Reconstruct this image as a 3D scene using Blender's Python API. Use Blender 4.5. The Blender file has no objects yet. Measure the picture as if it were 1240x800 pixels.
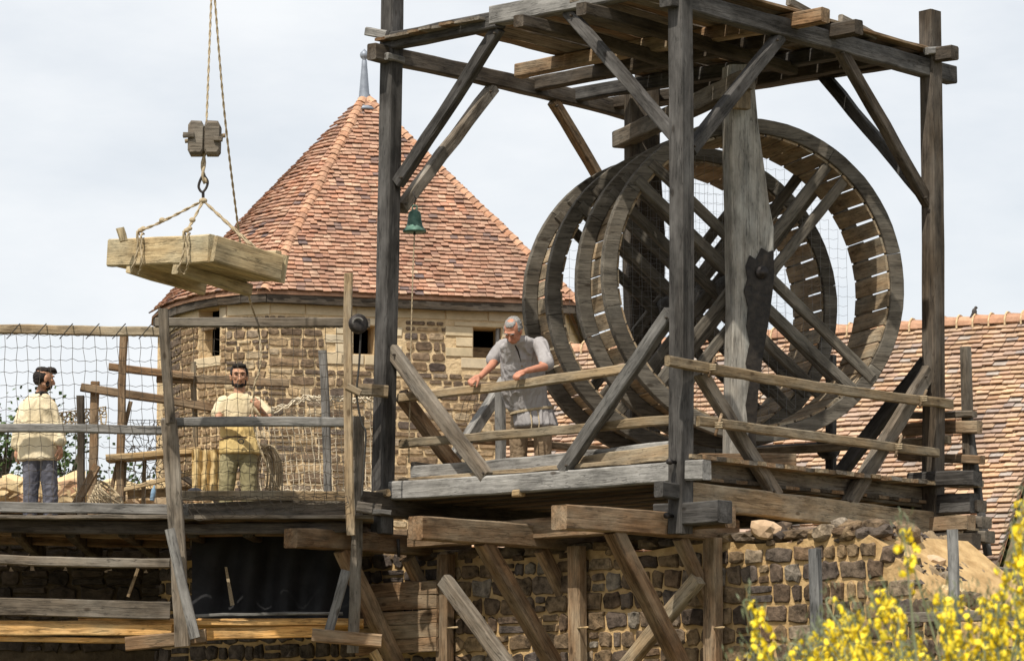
import bpy, bmesh, math, random
import numpy as np
from mathutils import Vector, Matrix, noise
random.seed(7); rng = np.random.default_rng(7)
S = bpy.context.scene; COL = S.collection
PI = math.pi; R = math.radians

# ---------------------------------------------------------------- camera
FPX = 4200.0; PITCH = 0.1252; CAMZ = 1.6
cd = bpy.data.cameras.new("camera"); cam = bpy.data.objects.new("camera", cd); COL.objects.link(cam)
cam.location = (0, 0, CAMZ); cam.rotation_euler = (PI/2 + PITCH, 0, 0)
cd.sensor_fit = 'HORIZONTAL'; cd.sensor_width = 36; cd.lens = 36*FPX/1240
cd.clip_end = 3000; cd.clip_start = .5
cd.dof.use_dof = True; cd.dof.focus_distance = 38; cd.dof.aperture_fstop = 8
S.camera = cam

# ---------------------------------------------------------------- light
SUN_EL = R(56); TO_SUN = Vector((-.46, -.88, 0)).normalized()*math.cos(SUN_EL) + Vector((0, 0, math.sin(SUN_EL)))
w = bpy.data.worlds.new("World"); S.world = w; w.use_nodes = True
nt = w.node_tree; N = nt.nodes; L = nt.links; N.clear()
out = N.new('ShaderNodeOutputWorld'); bg = N.new('ShaderNodeBackground'); sky = N.new('ShaderNodeTexSky')
sky.sky_type = 'NISHITA'; sky.sun_disc = False; sky.sun_elevation = SUN_EL
sky.sun_rotation = math.atan2(TO_SUN.x, TO_SUN.y); sky.altitude = 100; sky.dust_density = 1.5
tc = N.new('ShaderNodeTexCoord'); mp = N.new('ShaderNodeMapping'); mp.inputs['Scale'].default_value = (6, 6, 17)
n1 = N.new('ShaderNodeTexNoise'); n1.inputs['Scale'].default_value = 1.6; n1.inputs['Detail'].default_value = 8; n1.inputs['Roughness'].default_value = .55
rp = N.new('ShaderNodeValToRGB'); rp.color_ramp.elements[0].position = .30; rp.color_ramp.elements[0].color = (.72,.72,.72,1)
rp.color_ramp.elements[1].position = .66; rp.color_ramp.elements[1].color = (.97,.97,.97,1)
cm = N.new('ShaderNodeMix'); cm.data_type = 'RGBA'; cm.inputs['B'].default_value = (9.1, 9.35, 9.6, 1)
L.new(tc.outputs['Generated'], mp.inputs[0]); L.new(mp.outputs[0], n1.inputs[0]); L.new(n1.outputs[0], rp.inputs[0])
L.new(rp.outputs[0], cm.inputs['Factor']); L.new(sky.outputs[0], cm.inputs['A']); L.new(cm.outputs['Result'], bg.inputs[0])
bg.inputs[1].default_value = .105; L.new(bg.outputs[0], out.inputs[0])
sd = bpy.data.lights.new("sun", 'SUN'); so = bpy.data.objects.new("sun", sd); COL.objects.link(so)
sd.energy = 5.0; sd.angle = R(.55); sd.color = (1, .94, .83)
so.rotation_euler = (-TO_SUN).to_track_quat('-Z', 'Y').to_euler(); so.location = (-20, -20, 60)
S.view_settings.view_transform = 'Standard'; S.view_settings.look = 'None'; S.view_settings.gamma = 1
S.view_settings.exposure = 0.0; S.render.engine = 'CYCLES'

# ---------------------------------------------------------------- projection helpers (turn a photo pixel into a point on a real plane)
K = .77
cP, sP = math.cos(PITCH), math.sin(PITCH)
def ray(x, y):
    u = (400-y)/FPX
    return Vector(((x-620)/FPX, cP-u*sP, sP+u*cP))
O0 = Vector((0, 0, CAMZ))
def PY(x, y, Y):                     # Y in survey units
    d = ray(x, y); return O0 + d*(Y*K/d.y)
def plane(p, dirv, o=0):             # vertical plane through p along dirv, outward (towards camera) offset o
    n = Vector((dirv[1], -dirv[0], 0)).normalized()
    if n.y > 0: n = -n
    p = Vector((p[0], p[1], 0))
    def f(x, y, o=0):
        d = ray(x, y); q = p + n*o
        return O0 + d*(((q-O0).dot(n))/d.dot(n))
    f.n = n; f.p = p; f.d = Vector((dirv[0], dirv[1], 0)).normalized()
    return f
def PZ(x, y, z):
    d = ray(x, y); return O0 + d*((z-CAMZ)/d.z)
def px(v): return v/121.0           # photo pixels at the crane -> metres
cB = Vector((2.2036, 45))*K; cA = Vector((-1.7412, 48.908))*K; cC = Vector((6.0541, 49.5698))*K
cD = cA + cC - cB
dAB = (cA-cB).normalized(); dBC = (cC-cB).normalized()
PA = plane(cB, dAB); PB = plane(cB, dBC); PD = plane(cA, dBC); PC = plane(cC, dAB)
zT1 = 9.946*K+CAMZ; zT2 = 10.183*K+CAMZ; zS1 = 3.7125*K+CAMZ; zS2 = 3.349*K+CAMZ

# ---------------------------------------------------------------- materials
def mat(name):
    m = bpy.data.materials.new(name); m.use_nodes = True
    t = m.node_tree; b = t.nodes['Principled BSDF']; b.inputs['Specular IOR Level'].default_value = .2
    return m, t, b
def nn(t, typ, **kw):
    n = t.nodes.new(typ)
    for k, v in kw.items(): n.inputs[k.replace('_', ' ')].default_value = v
    return n
def ramp(t, stops):
    r = t.nodes.new('ShaderNodeValToRGB'); e = r.color_ramp.elements
    while len(e) < len(stops): e.new(.5)
    for k, (p, c) in enumerate(stops): e[k].position = p; e[k].color = (*c, 1)
    return r
def mixc(t, a, b, f, mode='MIX'):
    m = t.nodes.new('ShaderNodeMix'); m.data_type = 'RGBA'; m.blend_type = mode
    for k, v in (('A', a), ('B', b), ('Factor', f)):
        if isinstance(v, (int, float)): m.inputs[k].default_value = v
        elif isinstance(v, tuple): m.inputs[k].default_value = (*v, 1)
        else: t.links.new(v, m.inputs[k])
    return m.outputs['Result']
def wood(name, c1, c2, cw=None, wf=.5, rough=.85):
    """grain runs along local X; cw = patches of weathering"""
    m, t, b = mat(name); l = t.links
    tc = t.nodes.new('ShaderNodeTexCoord'); oi = t.nodes.new('ShaderNodeObjectInfo')
    add = t.nodes.new('ShaderNodeVectorMath'); add.operation = 'ADD'
    sc = t.nodes.new('ShaderNodeVectorMath'); sc.operation = 'SCALE'; sc.inputs['Scale'].default_value = 13
    cmb = t.nodes.new('ShaderNodeCombineXYZ')
    for k in range(3): l.new(oi.outputs['Random'], cmb.inputs[k])
    l.new(cmb.outputs[0], sc.inputs[0]); l.new(tc.outputs['Object'], add.inputs[0]); l.new(sc.outputs[0], add.inputs[1])
    mp = t.nodes.new('ShaderNodeMapping'); mp.inputs['Scale'].default_value = (1.5, 34, 34); l.new(add.outputs[0], mp.inputs[0])
    g = nn(t, 'ShaderNodeTexNoise', Scale=1.0, Detail=9.0, Roughness=.68, Distortion=.6); l.new(mp.outputs[0], g.inputs[0])
    mp2 = t.nodes.new('ShaderNodeMapping'); mp2.inputs['Scale'].default_value = (1.0, 3.2, 3.2); l.new(add.outputs[0], mp2.inputs[0])
    p = nn(t, 'ShaderNodeTexNoise', Scale=1.1, Detail=6.0, Roughness=.6); l.new(mp2.outputs[0], p.inputs[0])
    r1 = ramp(t, [(.32, c1), (.66, c2)]); l.new(g.outputs[0], r1.inputs[0])
    col = r1.outputs[0]
    if cw:
        r2 = ramp(t, [(.5-.16*wf-.05, (0,)*3), (.78-.2*wf, (1,)*3)]); l.new(p.outputs[0], r2.inputs[0])
        gm = mixc(t, tuple(x*.55 for x in cw), cw, g.outputs[0])
        col = mixc(t, col, gm, r2.outputs[0])
    # checks and cracks
    mp3 = t.nodes.new('ShaderNodeMapping'); mp3.inputs['Scale'].default_value = (.55, 9, 9); l.new(add.outputs[0], mp3.inputs[0])
    c = nn(t, 'ShaderNodeTexNoise', Scale=1.6, Detail=4.0, Roughness=.55, Distortion=.3); l.new(mp3.outputs[0], c.inputs[0])
    rc = ramp(t, [(.485, (1,)*3), (.5, (.28,)*3), (.515, (1,)*3)]); l.new(c.outputs[0], rc.inputs[0])
    col = mixc(t, col, rc.outputs[0], .75, 'MULTIPLY')
    # knots
    vo = nn(t, 'ShaderNodeTexVoronoi', Scale=2.3); mpk = t.nodes.new('ShaderNodeMapping'); mpk.inputs['Scale'].default_value = (.8, 1.6, 1.6)
    l.new(add.outputs[0], mpk.inputs[0]); l.new(mpk.outputs[0], vo.inputs[0])
    rk = ramp(t, [(.05, (.35, .3, .26)), (.1, (1,)*3)]); l.new(vo.outputs['Distance'], rk.inputs[0])
    col = mixc(t, col, rk.outputs[0], .8, 'MULTIPLY')
    bl = nn(t, 'ShaderNodeTexNoise', Scale=5.0, Detail=7.0, Roughness=.7); mpb = t.nodes.new('ShaderNodeMapping'); mpb.inputs['Scale'].default_value = (.55, 1.3, 1.3)
    l.new(add.outputs[0], mpb.inputs[0]); l.new(mpb.outputs[0], bl.inputs[0]); rb_ = ramp(t, [(.34, (.52,)*3), (.5, (1,)*3), (.68, (1.38,)*3)]); l.new(bl.outputs[0], rb_.inputs[0])
    col = mixc(t, col, rb_.outputs[0], .9, 'MULTIPLY')
    hs = t.nodes.new('ShaderNodeHueSaturation'); mr = t.nodes.new('ShaderNodeMapRange'); mr.inputs['To Min'].default_value = .78; mr.inputs['To Max'].default_value = 1.22
    l.new(oi.outputs['Random'], mr.inputs[0]); l.new(mr.outputs[0], hs.inputs['Value']); l.new(col, hs.inputs['Color'])
    l.new(hs.outputs[0], b.inputs['Base Color']); b.inputs['Roughness'].default_value = rough
    ma = t.nodes.new('ShaderNodeMath'); ma.operation = 'MULTIPLY'; l.new(g.outputs[0], ma.inputs[0]); l.new(rc.outputs[0], ma.inputs[1])
    bp = t.nodes.new('ShaderNodeBump'); bp.inputs['Strength'].default_value = .7; bp.inputs['Distance'].default_value = .012
    l.new(ma.outputs[0], bp.inputs['Height']); l.new(bp.outputs[0], b.inputs['Normal'])
    return m
M = {}
M['dark'] = wood('wood_dark', (.018, .016, .014), (.066, .060, .055), (.15, .142, .135), .34)
M['darkb'] = wood('wood_dark_brown', (.024, .018, .013), (.085, .064, .044), (.15, .130, .11), .25)
M['wheel'] = wood('wood_wheel', (.042, .035, .027), (.135, .115, .090), (.20, .18, .15), .42)
M['board'] = wood('wood_tread', (.18, .12, .068), (.42, .30, .18), (.38, .33, .25), .35)
M['greyd'] = wood('wood_grey_dull', (.07, .064, .058), (.185, .172, .158), (.26, .25, .235), .5)
M['grey'] = wood('wood_grey', (.085, .080, .074), (.24, .228, .21), (.37, .355, .335), .5)
M['greyb'] = wood('wood_grey_brown', (.070, .054, .038), (.20, .160, .120), (.28, .25, .21), .36)
M['brown'] = wood('wood_brown', (.080, .044, .021), (.27, .162, .086), (.34, .265, .18), .36)
M['tan'] = wood('wood_tan', (.15, .098, .052), (.35, .25, .145), (.36, .31, .23), .4)
M['rail'] = wood('wood_rail', (.14, .095, .052), (.33, .24, .14), (.36, .31, .23), .35)
M['fresh'] = wood('wood_fresh', (.28, .165, .065), (.54, .36, .17), (.50, .41, .27), .35)

def simple(name, c, rough=.8, c2=None, scale=8, bump=.0, metal=0, detail=9):
    m, t, b = mat(name); l = t.links
    b.inputs['Roughness'].default_value = rough; b.inputs['Metallic'].default_value = metal
    tc = t.nodes.new('ShaderNodeTexCoord')
    n = nn(t, 'ShaderNodeTexNoise', Scale=float(scale), Detail=float(detail), Roughness=.62); l.new(tc.outputs['Object'], n.inputs[0])
    r = ramp(t, [(.33, c), (.68, c2 or tuple(min(1, x*1.25) for x in c))]); l.new(n.outputs[0], r.inputs[0]); l.new(r.outputs[0], b.inputs['Base Color'])
    if bump:
        bp = t.nodes.new('ShaderNodeBump'); bp.inputs['Strength'].default_value = min(1, bump); bp.inputs['Distance'].default_value = .05 if bump >= .9 else .02
        l.new(n.outputs[0], bp.inputs['Height']); l.new(bp.outputs[0], b.inputs['Normal'])
    return m
M['rope'] = simple('rope_hemp', (.30, .23, .14), .95, (.50, .41, .28), 60)
M['rope_dark'] = simple('rope_dark', (.03, .028, .025), .95, (.06, .055, .05), 40)
M['net_dark'] = simple('net_twine_dark', (.06, .05, .04), .95, (.12, .10, .08), 40)
M['load'] = wood('wood_load', (.24, .165, .085), (.50, .385, .22), (.46, .40, .27), .35)
M['net_light'] = simple('net_twine_hemp', (.50, .42, .30), .95, (.72, .64, .5), 40)
M['net_fine'] = simple('net_twine_fine', (.22, .22, .22), .95, (.32, .32, .32), 40)
M['iron'] = simple('iron_forged', (.03, .028, .028), .55, (.07, .06, .055), 30, .3, .6)
M['bronze'] = simple('bell_bronze_verdigris', (.045, .11, .085), .6, (.16, .26, .21), 14, .2, .35)
M['tarp'] = simple('tarpaulin_black', (.012, .012, .013), .6, (.028, .028, .03), 3, .5)
M['lead'] = simple('lead_sheet', (.20, .22, .26), .5, (.30, .33, .38), 9, .2, .3)
M['mortar'] = simple('mortar_lime', (.50, .36, .20), .95, (.68, .52, .32), 7, .9)
M['mortar_sand'] = simple('mortar_sandy', (.50, .36, .20), .95, (.70, .54, .35), 5, 1.0)
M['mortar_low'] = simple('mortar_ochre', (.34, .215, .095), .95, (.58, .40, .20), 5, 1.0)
M['orange'] = wood('wood_fresh_bounce', (.36, .17, .045), (.70, .40, .14), (.58, .40, .20), .2)  # fresh wood, with warm bounce light put into its colour
M['mortar_rough'] = simple('mortar_rubble_slope', (.15, .105, .062), .95, (.36, .265, .16), 6, 1.0)
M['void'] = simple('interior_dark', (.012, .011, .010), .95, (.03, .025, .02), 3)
M['ground'] = simple('ground_earth_grass', (.06, .075, .03), .95, (.19, .15, .09), .6, .6)

def rndmat(name, stops, scale=9, island=False, bump=.6, rough=.9, var=.35, dist=.02, patch=None):
    """per-object (or per-island) colour picked from a ramp, plus mottling"""
    m, t, b = mat(name); l = t.links
    oi = t.nodes.new('ShaderNodeObjectInfo'); src = oi.outputs['Random']
    tc = t.nodes.new('ShaderNodeTexCoord')
    if island:
        ge = t.nodes.new('ShaderNodeNewGeometry'); a = t.nodes.new('ShaderNodeMath'); a.operation = 'ADD'
        l.new(src, a.inputs[0]); l.new(ge.outputs['Random Per Island'], a.inputs[1])
        fr = t.nodes.new('ShaderNodeMath'); fr.operation = 'FRACT'; l.new(a.outputs[0], fr.inputs[0]); src = fr.outputs[0]
    r = ramp(t, stops); l.new(src, r.inputs[0])
    add = t.nodes.new('ShaderNodeVectorMath'); add.operation = 'ADD'; cmb = t.nodes.new('ShaderNodeCombineXYZ')
    mu = t.nodes.new('ShaderNodeMath'); mu.operation = 'MULTIPLY'; mu.inputs[1].default_value = 37; l.new(src, mu.inputs[0])
    for k in range(3): l.new(mu.outputs[0], cmb.inputs[k])
    l.new(tc.outputs['Object'], add.inputs[0]); l.new(cmb.outputs[0], add.inputs[1])
    n = nn(t, 'ShaderNodeTexNoise', Scale=float(scale), Detail=8.0, Roughness=.68); l.new(add.outputs[0], n.inputs[0])
    g = ramp(t, [(.3, (1-var,)*3), (.72, (1+var,)*3)]); l.new(n.outputs[0], g.inputs[0])
    col = mixc(t, r.outputs[0], g.outputs[0], 1.0, 'MULTIPLY')
    if patch:
        ge2 = t.nodes.new('ShaderNodeNewGeometry'); pn = nn(t, 'ShaderNodeTexNoise', Scale=.9, Detail=7.0, Roughness=.7); l.new(ge2.outputs['Position'], pn.inputs[0])
        pr = ramp(t, [(.42, (0,)*3), (.66, (.75,)*3)]); l.new(pn.outputs[0], pr.inputs[0]); col = mixc(t, col, patch, pr.outputs[0])
        pn2 = nn(t, 'ShaderNodeTexNoise', Scale=2.6, Detail=5.0, Roughness=.6); l.new(ge2.outputs['Position'], pn2.inputs[0])
        pr2 = ramp(t, [(.35, (.74,)*3), (.65, (1.16,)*3)]); l.new(pn2.outputs[0], pr2.inputs[0]); col = mixc(t, col, pr2.outputs[0], .9, 'MULTIPLY')
    l.new(col, b.inputs['Base Color']); b.inputs['Roughness'].default_value = rough
    bp = t.nodes.new('ShaderNodeBump'); bp.inputs['Strength'].default_value = bump; bp.inputs['Distance'].default_value = dist
    l.new(n.outputs[0], bp.inputs['Height']); l.new(bp.outputs[0], b.inputs['Normal'])
    return m
M['stone'] = rndmat('stone_brown_sandstone', [(0, (.075, .055, .045)), (.15, (.20, .135, .080)), (.3, (.10, .08, .07)), (.45, (.31, .21, .12)), (.6, (.17, .12, .082)), (.74, (.40, .285, .165)), (.87, (.23, .18, .135)), (1, (.48, .37, .23))], 12, var=.6)
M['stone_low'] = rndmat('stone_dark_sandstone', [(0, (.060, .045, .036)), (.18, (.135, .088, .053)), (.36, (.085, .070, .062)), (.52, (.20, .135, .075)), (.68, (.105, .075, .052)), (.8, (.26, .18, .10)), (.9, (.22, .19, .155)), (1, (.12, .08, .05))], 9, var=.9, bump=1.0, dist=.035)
M['stone_dark'] = rndmat('stone_shade_dark', [(0, (.030, .024, .020)), (.5, (.060, .044, .032)), (1, (.045, .036, .030))], 7, var=.8, bump=1.0)  # shade under the platform put into the stone colour
M['mortar_dark'] = simple('mortar_shade_dark', (.055, .040, .025), .95, (.11, .08, .05), 6, 1.0)  # mortar darkened the same way, shade in its colour
M['ashlar'] = rndmat('stone_ashlar_pale', [(0, (.52, .42, .27)), (.4, (.62, .50, .34)), (.7, (.50, .42, .30)), (1, (.66, .55, .38))], 5, var=.18, bump=.4)
M['rubble'] = rndmat('stone_rubble_ochre', [(0, (.50, .36, .19)), (.35, (.62, .48, .28)), (.6, (.35, .20, .12)), (1, (.68, .55, .36))], 6, var=.3)
M['tile'] = rndmat('tile_red_clay', [(0, (.43, .215, .135)), (.15, (.48, .27, .175)), (.3, (.36, .185, .125)), (.45, (.52, .33, .23)), (.6, (.43, .23, .155)), (.75, (.55, .37, .26)), (.88, (.36, .195, .135)), (.94, (.25, .15, .12)), (.975, (.17, .125, .12)), (1, (.14, .11, .11))], 12, True, .3, var=.25, patch=(.30, .19, .14))
M['tile2'] = rndmat('tile_weathered_clay', [(0, (.46, .28, .17)), (.16, (.56, .39, .25)), (.33, (.42, .28, .20)), (.5, (.60, .41, .25)), (.66, (.46, .33, .25)), (.8, (.49, .31, .205)), (.9, (.30, .25, .23)), (1, (.45, .40, .35))], 12, True, .3, var=.25, patch=(.32, .24, .195))
M['ridge'] = rndmat('tile_ridge_clay', [(0, (.42, .22, .135)), (.5, (.52, .31, .20)), (1, (.34, .19, .125))], 8, True, .3, var=.35)

# ---------------------------------------------------------------- object helpers
def link(o, parent=None):
    COL.objects.link(o)
    if parent is not None: o.parent = parent
    return o
WORLD = {}
def wloc(o):
    return WORLD.get(o.name, Vector((0, 0, 0)))
def thing(name, label, cat, loc=(0, 0, 0), group=None, kind=None):
    o = bpy.data.objects.new(name, None); o.empty_display_size = .2; o.location = loc; link(o)
    WORLD[o.name] = Vector(loc); tag(o, label, cat, group, kind); return o
def tag(o, label=None, cat=None, group=None, kind=None):
    if label: o['label'] = label
    if cat: o['category'] = cat
    if group: o['group'] = group
    if kind: o['kind'] = kind
    return o
def put(name, me, m, parent=None, loc=(0, 0, 0), rot=None, smooth=False):
    """loc in world space; every thing is an unrotated empty (or top-level mesh) so children only subtract its place"""
    o = bpy.data.objects.new(name, me); loc = Vector(loc)
    if m is not None and not me.materials: me.materials.append(m)
    pw = wloc(parent) if parent is not None else Vector((0, 0, 0))
    o.location = loc - pw
    if rot is not None: o.rotation_euler = rot.to_euler() if hasattr(rot, 'to_euler') else rot
    link(o, parent); WORLD[o.name] = loc
    if smooth and len(me.polygons): me.polygons.foreach_set('use_smooth', [True]*len(me.polygons))
    return o
def mesh(name, v, f):
    me = bpy.data.meshes.new(name); me.from_pydata([tuple(x) for x in v], [], f); me.update(); return me
def world_mesh(name, v, f, m, parent=None, base=None, smooth=False):
    """mesh given in world coordinates; its origin goes to base (default: lowest centre)"""
    v = np.asarray([tuple(x) for x in v], float)
    if base is None: base = (v[:, 0].mean(), v[:, 1].mean(), v[:, 2].min())
    b = np.array(tuple(base)); return put(name, mesh(name, v-b, f), m, parent, base, None, smooth)

def tmesh(name, l, h, d, taper=1.0, jit=.006, ch=.014, seg=None, bow=None, cut=0):
    """hewn timber along local X: h = local Z size, d = local Y size"""
    seg = seg or max(2, min(16, int(l/.28))); bow = random.uniform(-.006, .006)*l if bow is None else bow; ch = min(ch, h*.18, d*.18)
    V = []; F = []
    for i in range(seg+1):
        s = i/seg; k = 1+(taper-1)*s; X = -l/2+l*s
        hh, dd = h/2*k, d/2*k; oz = bow*math.sin(PI*s) + random.uniform(-jit, jit)*.8; oy = random.uniform(-jit, jit)*.8
        sec = [(-dd+ch, -hh), (dd-ch, -hh), (dd, -hh+ch), (dd, hh-ch), (dd-ch, hh), (-dd+ch, hh), (-dd, hh-ch), (-dd, -hh+ch)]
        for a, b in sec:
            sh = (cut*b/h if i in (0, seg) else 0)
            V.append((X + (random.uniform(-.004, .004) if i in (0, seg) else 0)+sh, a+oy+random.uniform(-jit, jit)*.5, b+oz+random.uniform(-jit, jit)*.5))
    for i in range(seg):
        for j in range(8):
            a = i*8+j; b = i*8+(j+1) % 8; F.append((a, b, b+8, a+8))
    F.append(tuple(range(7, -1, -1))); F.append(tuple(seg*8+j for j in range(8)))
    return mesh(name, V, F)
def frame(p, q, n):
    x = (q-p).normalized(); y = Vector(n); y = (y - x*y.dot(x)).normalized(); z = x.cross(y)
    return Matrix((x, y, z)).transposed()
def timber(name, parent, p, q, h, d, m, n=(0, -1, 0), **kw):
    p = Vector(p); q = Vector(q)
    me = tmesh(name, (q-p).length, h, d, **kw)
    return put(name, me, M[m] if isinstance(m, str) else m, parent, (p+q)/2, frame(p, q, n))
def tp(name, parent, pl, a, b, h, d, m, o=0, n=None, **kw):
    """timber between two photo pixels on plane pl; h, d in photo pixels at the crane"""
    if callable(pl):
        p = pl(*a, o); q = pl(*b, o); n = n or pl.n
    else:
        p = PY(*a, pl); q = PY(*b, pl); n = n or (0, -1, 0)
    return timber(name, parent, p, q, px(h), px(d), m, n, **kw)
def tubeverts(V, F, pts, r, sides=6, cap=True):
    pts = [Vector(p) for p in pts]; b0 = len(V); n = len(pts)
    rr = r if hasattr(r, '__len__') else [r]*n
    up = Vector((.13, .21, .97)).normalized(); prev = None
    for i, p in enumerate(pts):
        t = (pts[min(i+1, n-1)]-pts[max(i-1, 0)])
        t = t.normalized() if t.length > 1e-9 else Vector((0, 0, 1))
        if prev is None:
            a = t.cross(up)
            if a.length < .05: a = t.cross(Vector((1, 0, 0)))
        else: a = prev - t*prev.dot(t)
        a.normalize(); prev = a; b = t.cross(a)
        for k in range(sides):
            w_ = 2*PI*k/sides; V.append(tuple(p + (a*math.cos(w_)+b*math.sin(w_))*rr[i]))
    for i in range(n-1):
        for k in range(sides):
            k2 = (k+1) % sides; F.append((b0+i*sides+k, b0+i*sides+k2, b0+(i+1)*sides+k2, b0+(i+1)*sides+k))
    if cap and sides > 2:
        F.append(tuple(b0+k for k in reversed(range(sides)))); F.append(tuple(b0+(n-1)*sides+k for k in range(sides)))
def curve(pts, n=8):
    """Catmull-Rom through points"""
    pts = [Vector(p) for p in pts]; out_ = []
    for i in range(len(pts)-1):
        p0 = pts[max(i-1, 0)]; p1 = pts[i]; p2 = pts[i+1]; p3 = pts[min(i+2, len(pts)-1)]
        for k in range(n):
            t = k/n; out_.append(.5*((2*p1)+(p2-p0)*t+(2*p0-5*p1+4*p2-p3)*t*t+(3*p1-p0-3*p2+p3)*t**3))
    out_.append(pts[-1]); return out_
def tube(name, parent, pts, r, m, sides=6, base=None):
    V = []; F = []; tubeverts(V, F, pts, r, sides)
    return world_mesh(name, V, F, M[m] if isinstance(m, str) else m, parent, base, smooth=True)
def rope(name, parent, pts, r, m='rope', base=None):
    """two-strand twisted rope"""
    pts = [Vector(p) for p in pts]; L_ = sum((pts[i+1]-pts[i]).length for i in range(len(pts)-1))
    n = max(8, min(500, int(L_/(r*2.2)))); P = []; acc = 0; i = 0; step = L_/n; cur = 0.0
    seg = [(pts[k+1]-pts[k]).length for k in range(len(pts)-1)]; cum = [0]
    for s in seg: cum.append(cum[-1]+s)
    for k in range(n+1):
        s = min(L_*k/n, L_-1e-6)
        while i < len(seg)-1 and cum[i+1] < s: i += 1
        P.append(pts[i].lerp(pts[i+1], (s-cum[i])/max(seg[i], 1e-9)))
    V = []; F = []
    for ph in (0, PI):
        Q = []
        for k, p in enumerate(P):
            t = (P[min(k+1, n)]-P[max(k-1, 0)]).normalized(); a = t.cross(Vector((0, 1, .3))).normalized(); b = t.cross(a)
            w_ = ph+k*.9; Q.append(p+(a*math.cos(w_)+b*math.sin(w_))*r*.5)
        tubeverts(V, F, Q, r*.62, 5)
    return world_mesh(name, V, F, M[m] if isinstance(m, str) else m, parent, base, smooth=True)
def lathe(name, parent, prof, loc, m, seg=20, rot=None):
    V = []; F = []
    for r, z in prof:
        for k in range(seg): V.append((r*math.cos(2*PI*k/seg), r*math.sin(2*PI*k/seg), z))
    for i in range(len(prof)-1):
        for k in range(seg):
            k2 = (k+1) % seg; F.append((i*seg+k, i*seg+k2, (i+1)*seg+k2, (i+1)*seg+k))
    F.append(tuple(range(seg))[::-1]); F.append(tuple((len(prof)-1)*seg+k for k in range(seg)))
    return put(name, mesh(name, V, F), M[m] if isinstance(m, str) else m, parent, loc, rot, True)
def net(name, label, corners, nu, nv, r, m, sag=.03, jit=.02, bulge=0, group=None, parent=None, keep=None, sides=3):
    """knotted net between four world corners: top-left, top-right, bottom-right, bottom-left"""
    a, b, c, d = [Vector(x) for x in corners]; nrm = (b-a).cross(d-a).normalized()
    G = {}
    def P(u, v):
        p = a.lerp(b, u).lerp(d.lerp(c, u), v)
        return p + nrm*bulge*math.sin(PI*v)*(.6+.4*math.sin(5*u)) + Vector((0, 0, -sag*math.sin(PI*u*3 % PI)*v))
    for i in range(nu+1):
        for j in range(nv+1):
            p = P(i/nu, j/nv); G[i, j] = p + Vector([random.uniform(-jit, jit) for _ in range(3)])*(0 if j == 0 else 1)
    V = []; F = []
    for (i, j), p in G.items():
        for q in ((i+1, j), (i, j+1)):
            if q in G:
                p2 = G[q]
                if keep and not (keep(p) and keep(p2)): continue
                mid = (p+p2)/2 + (Vector((0, 0, -(p2-p).length*.13)) if q[1] == j else Vector((0, 0, 0)))
                tubeverts(V, F, [p, mid, p2], r, sides, False)
    o = world_mesh(name, V, F, M[m], parent)
    if parent is None: tag(o, label, 'net', group)
    return o
# ================================================================ ground
V = []; F = []
gn = 40
for i in range(gn+1):
    for j in range(gn+1):
        a = (i/gn*2-1); b = (j/gn*2-1); X = a*abs(a)**1.5*1500; Y = 40+b*abs(b)**1.5*1500
        V.append((X, Y, noise.noise(Vector((X*.03, Y*.03, 0)))*.25 - .05))
for i in range(gn):
    for j in range(gn):
        q = i*(gn+1)+j; F.append((q, q+gn+1, q+gn+2, q+1))
tag(put('ground', mesh('ground', V, F), M['ground'], None, (0, 0, 0), None, True), kind='structure')

# ================================================================ stone laying
def stone_mesh(w_, h, d=.05, jit=.14):
    """irregular rounded-corner block face in local XZ, front towards -Y"""
    nn_ = 10; out_ = []; c = min(w_, h)*random.uniform(.10, .24)
    base = [(-w_/2+c, -h/2), (0, -h/2), (w_/2-c, -h/2), (w_/2, -h/2+c), (w_/2, h/2-c), (w_/2-c, h/2), (0, h/2), (-w_/2+c, h/2), (-w_/2, h/2-c), (-w_/2, -h/2+c)]
    j = min(w_, h)*jit*.5
    ring0 = [(x+random.uniform(-j, j), z+random.uniform(-j, j)) for x, z in base]
    V = [(x, .02, z) for x, z in ring0] + [(x, -d*.55, z) for x, z in ring0]
    V += [(x*.91, -d*random.uniform(.8, 1.2), z*.86) for x, z in ring0] + [(random.uniform(-.1, .1)*w_, -d*random.uniform(.9, 1.2), 0)]
    F = []
    for r_ in range(2):
        for k in range(nn_):
            k2 = (k+1) % nn_; F.append((r_*nn_+k, r_*nn_+k2, (r_+1)*nn_+k2, (r_+1)*nn_+k))
    for k in range(nn_): F.append((2*nn_+k, 2*nn_+(k+1) % nn_, 3*nn_))
    return mesh('stone', V, F)
def boulder(w_, h, d, seed=0):
    bm = bmesh.new(); bmesh.ops.create_icosphere(bm, subdivisions=2, radius=1); sd_ = random.uniform(0, 99)
    for v in bm.verts:
        c = v.co.copy(); m_ = max(abs(c.x), abs(c.y), abs(c.z)); c = c.lerp(c/m_, .8); c *= 1+.22*noise.noise(c*1.6+Vector((sd_, 0, 0)))+.08*noise.noise(c*4+Vector((sd_, 0, 0)))
        v.co = Vector((c.x*w_/2, c.y*d/2, c.z*h/2))
    me = bpy.data.meshes.new('stone'); bm.to_mesh(me); bm.free(); return me
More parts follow.
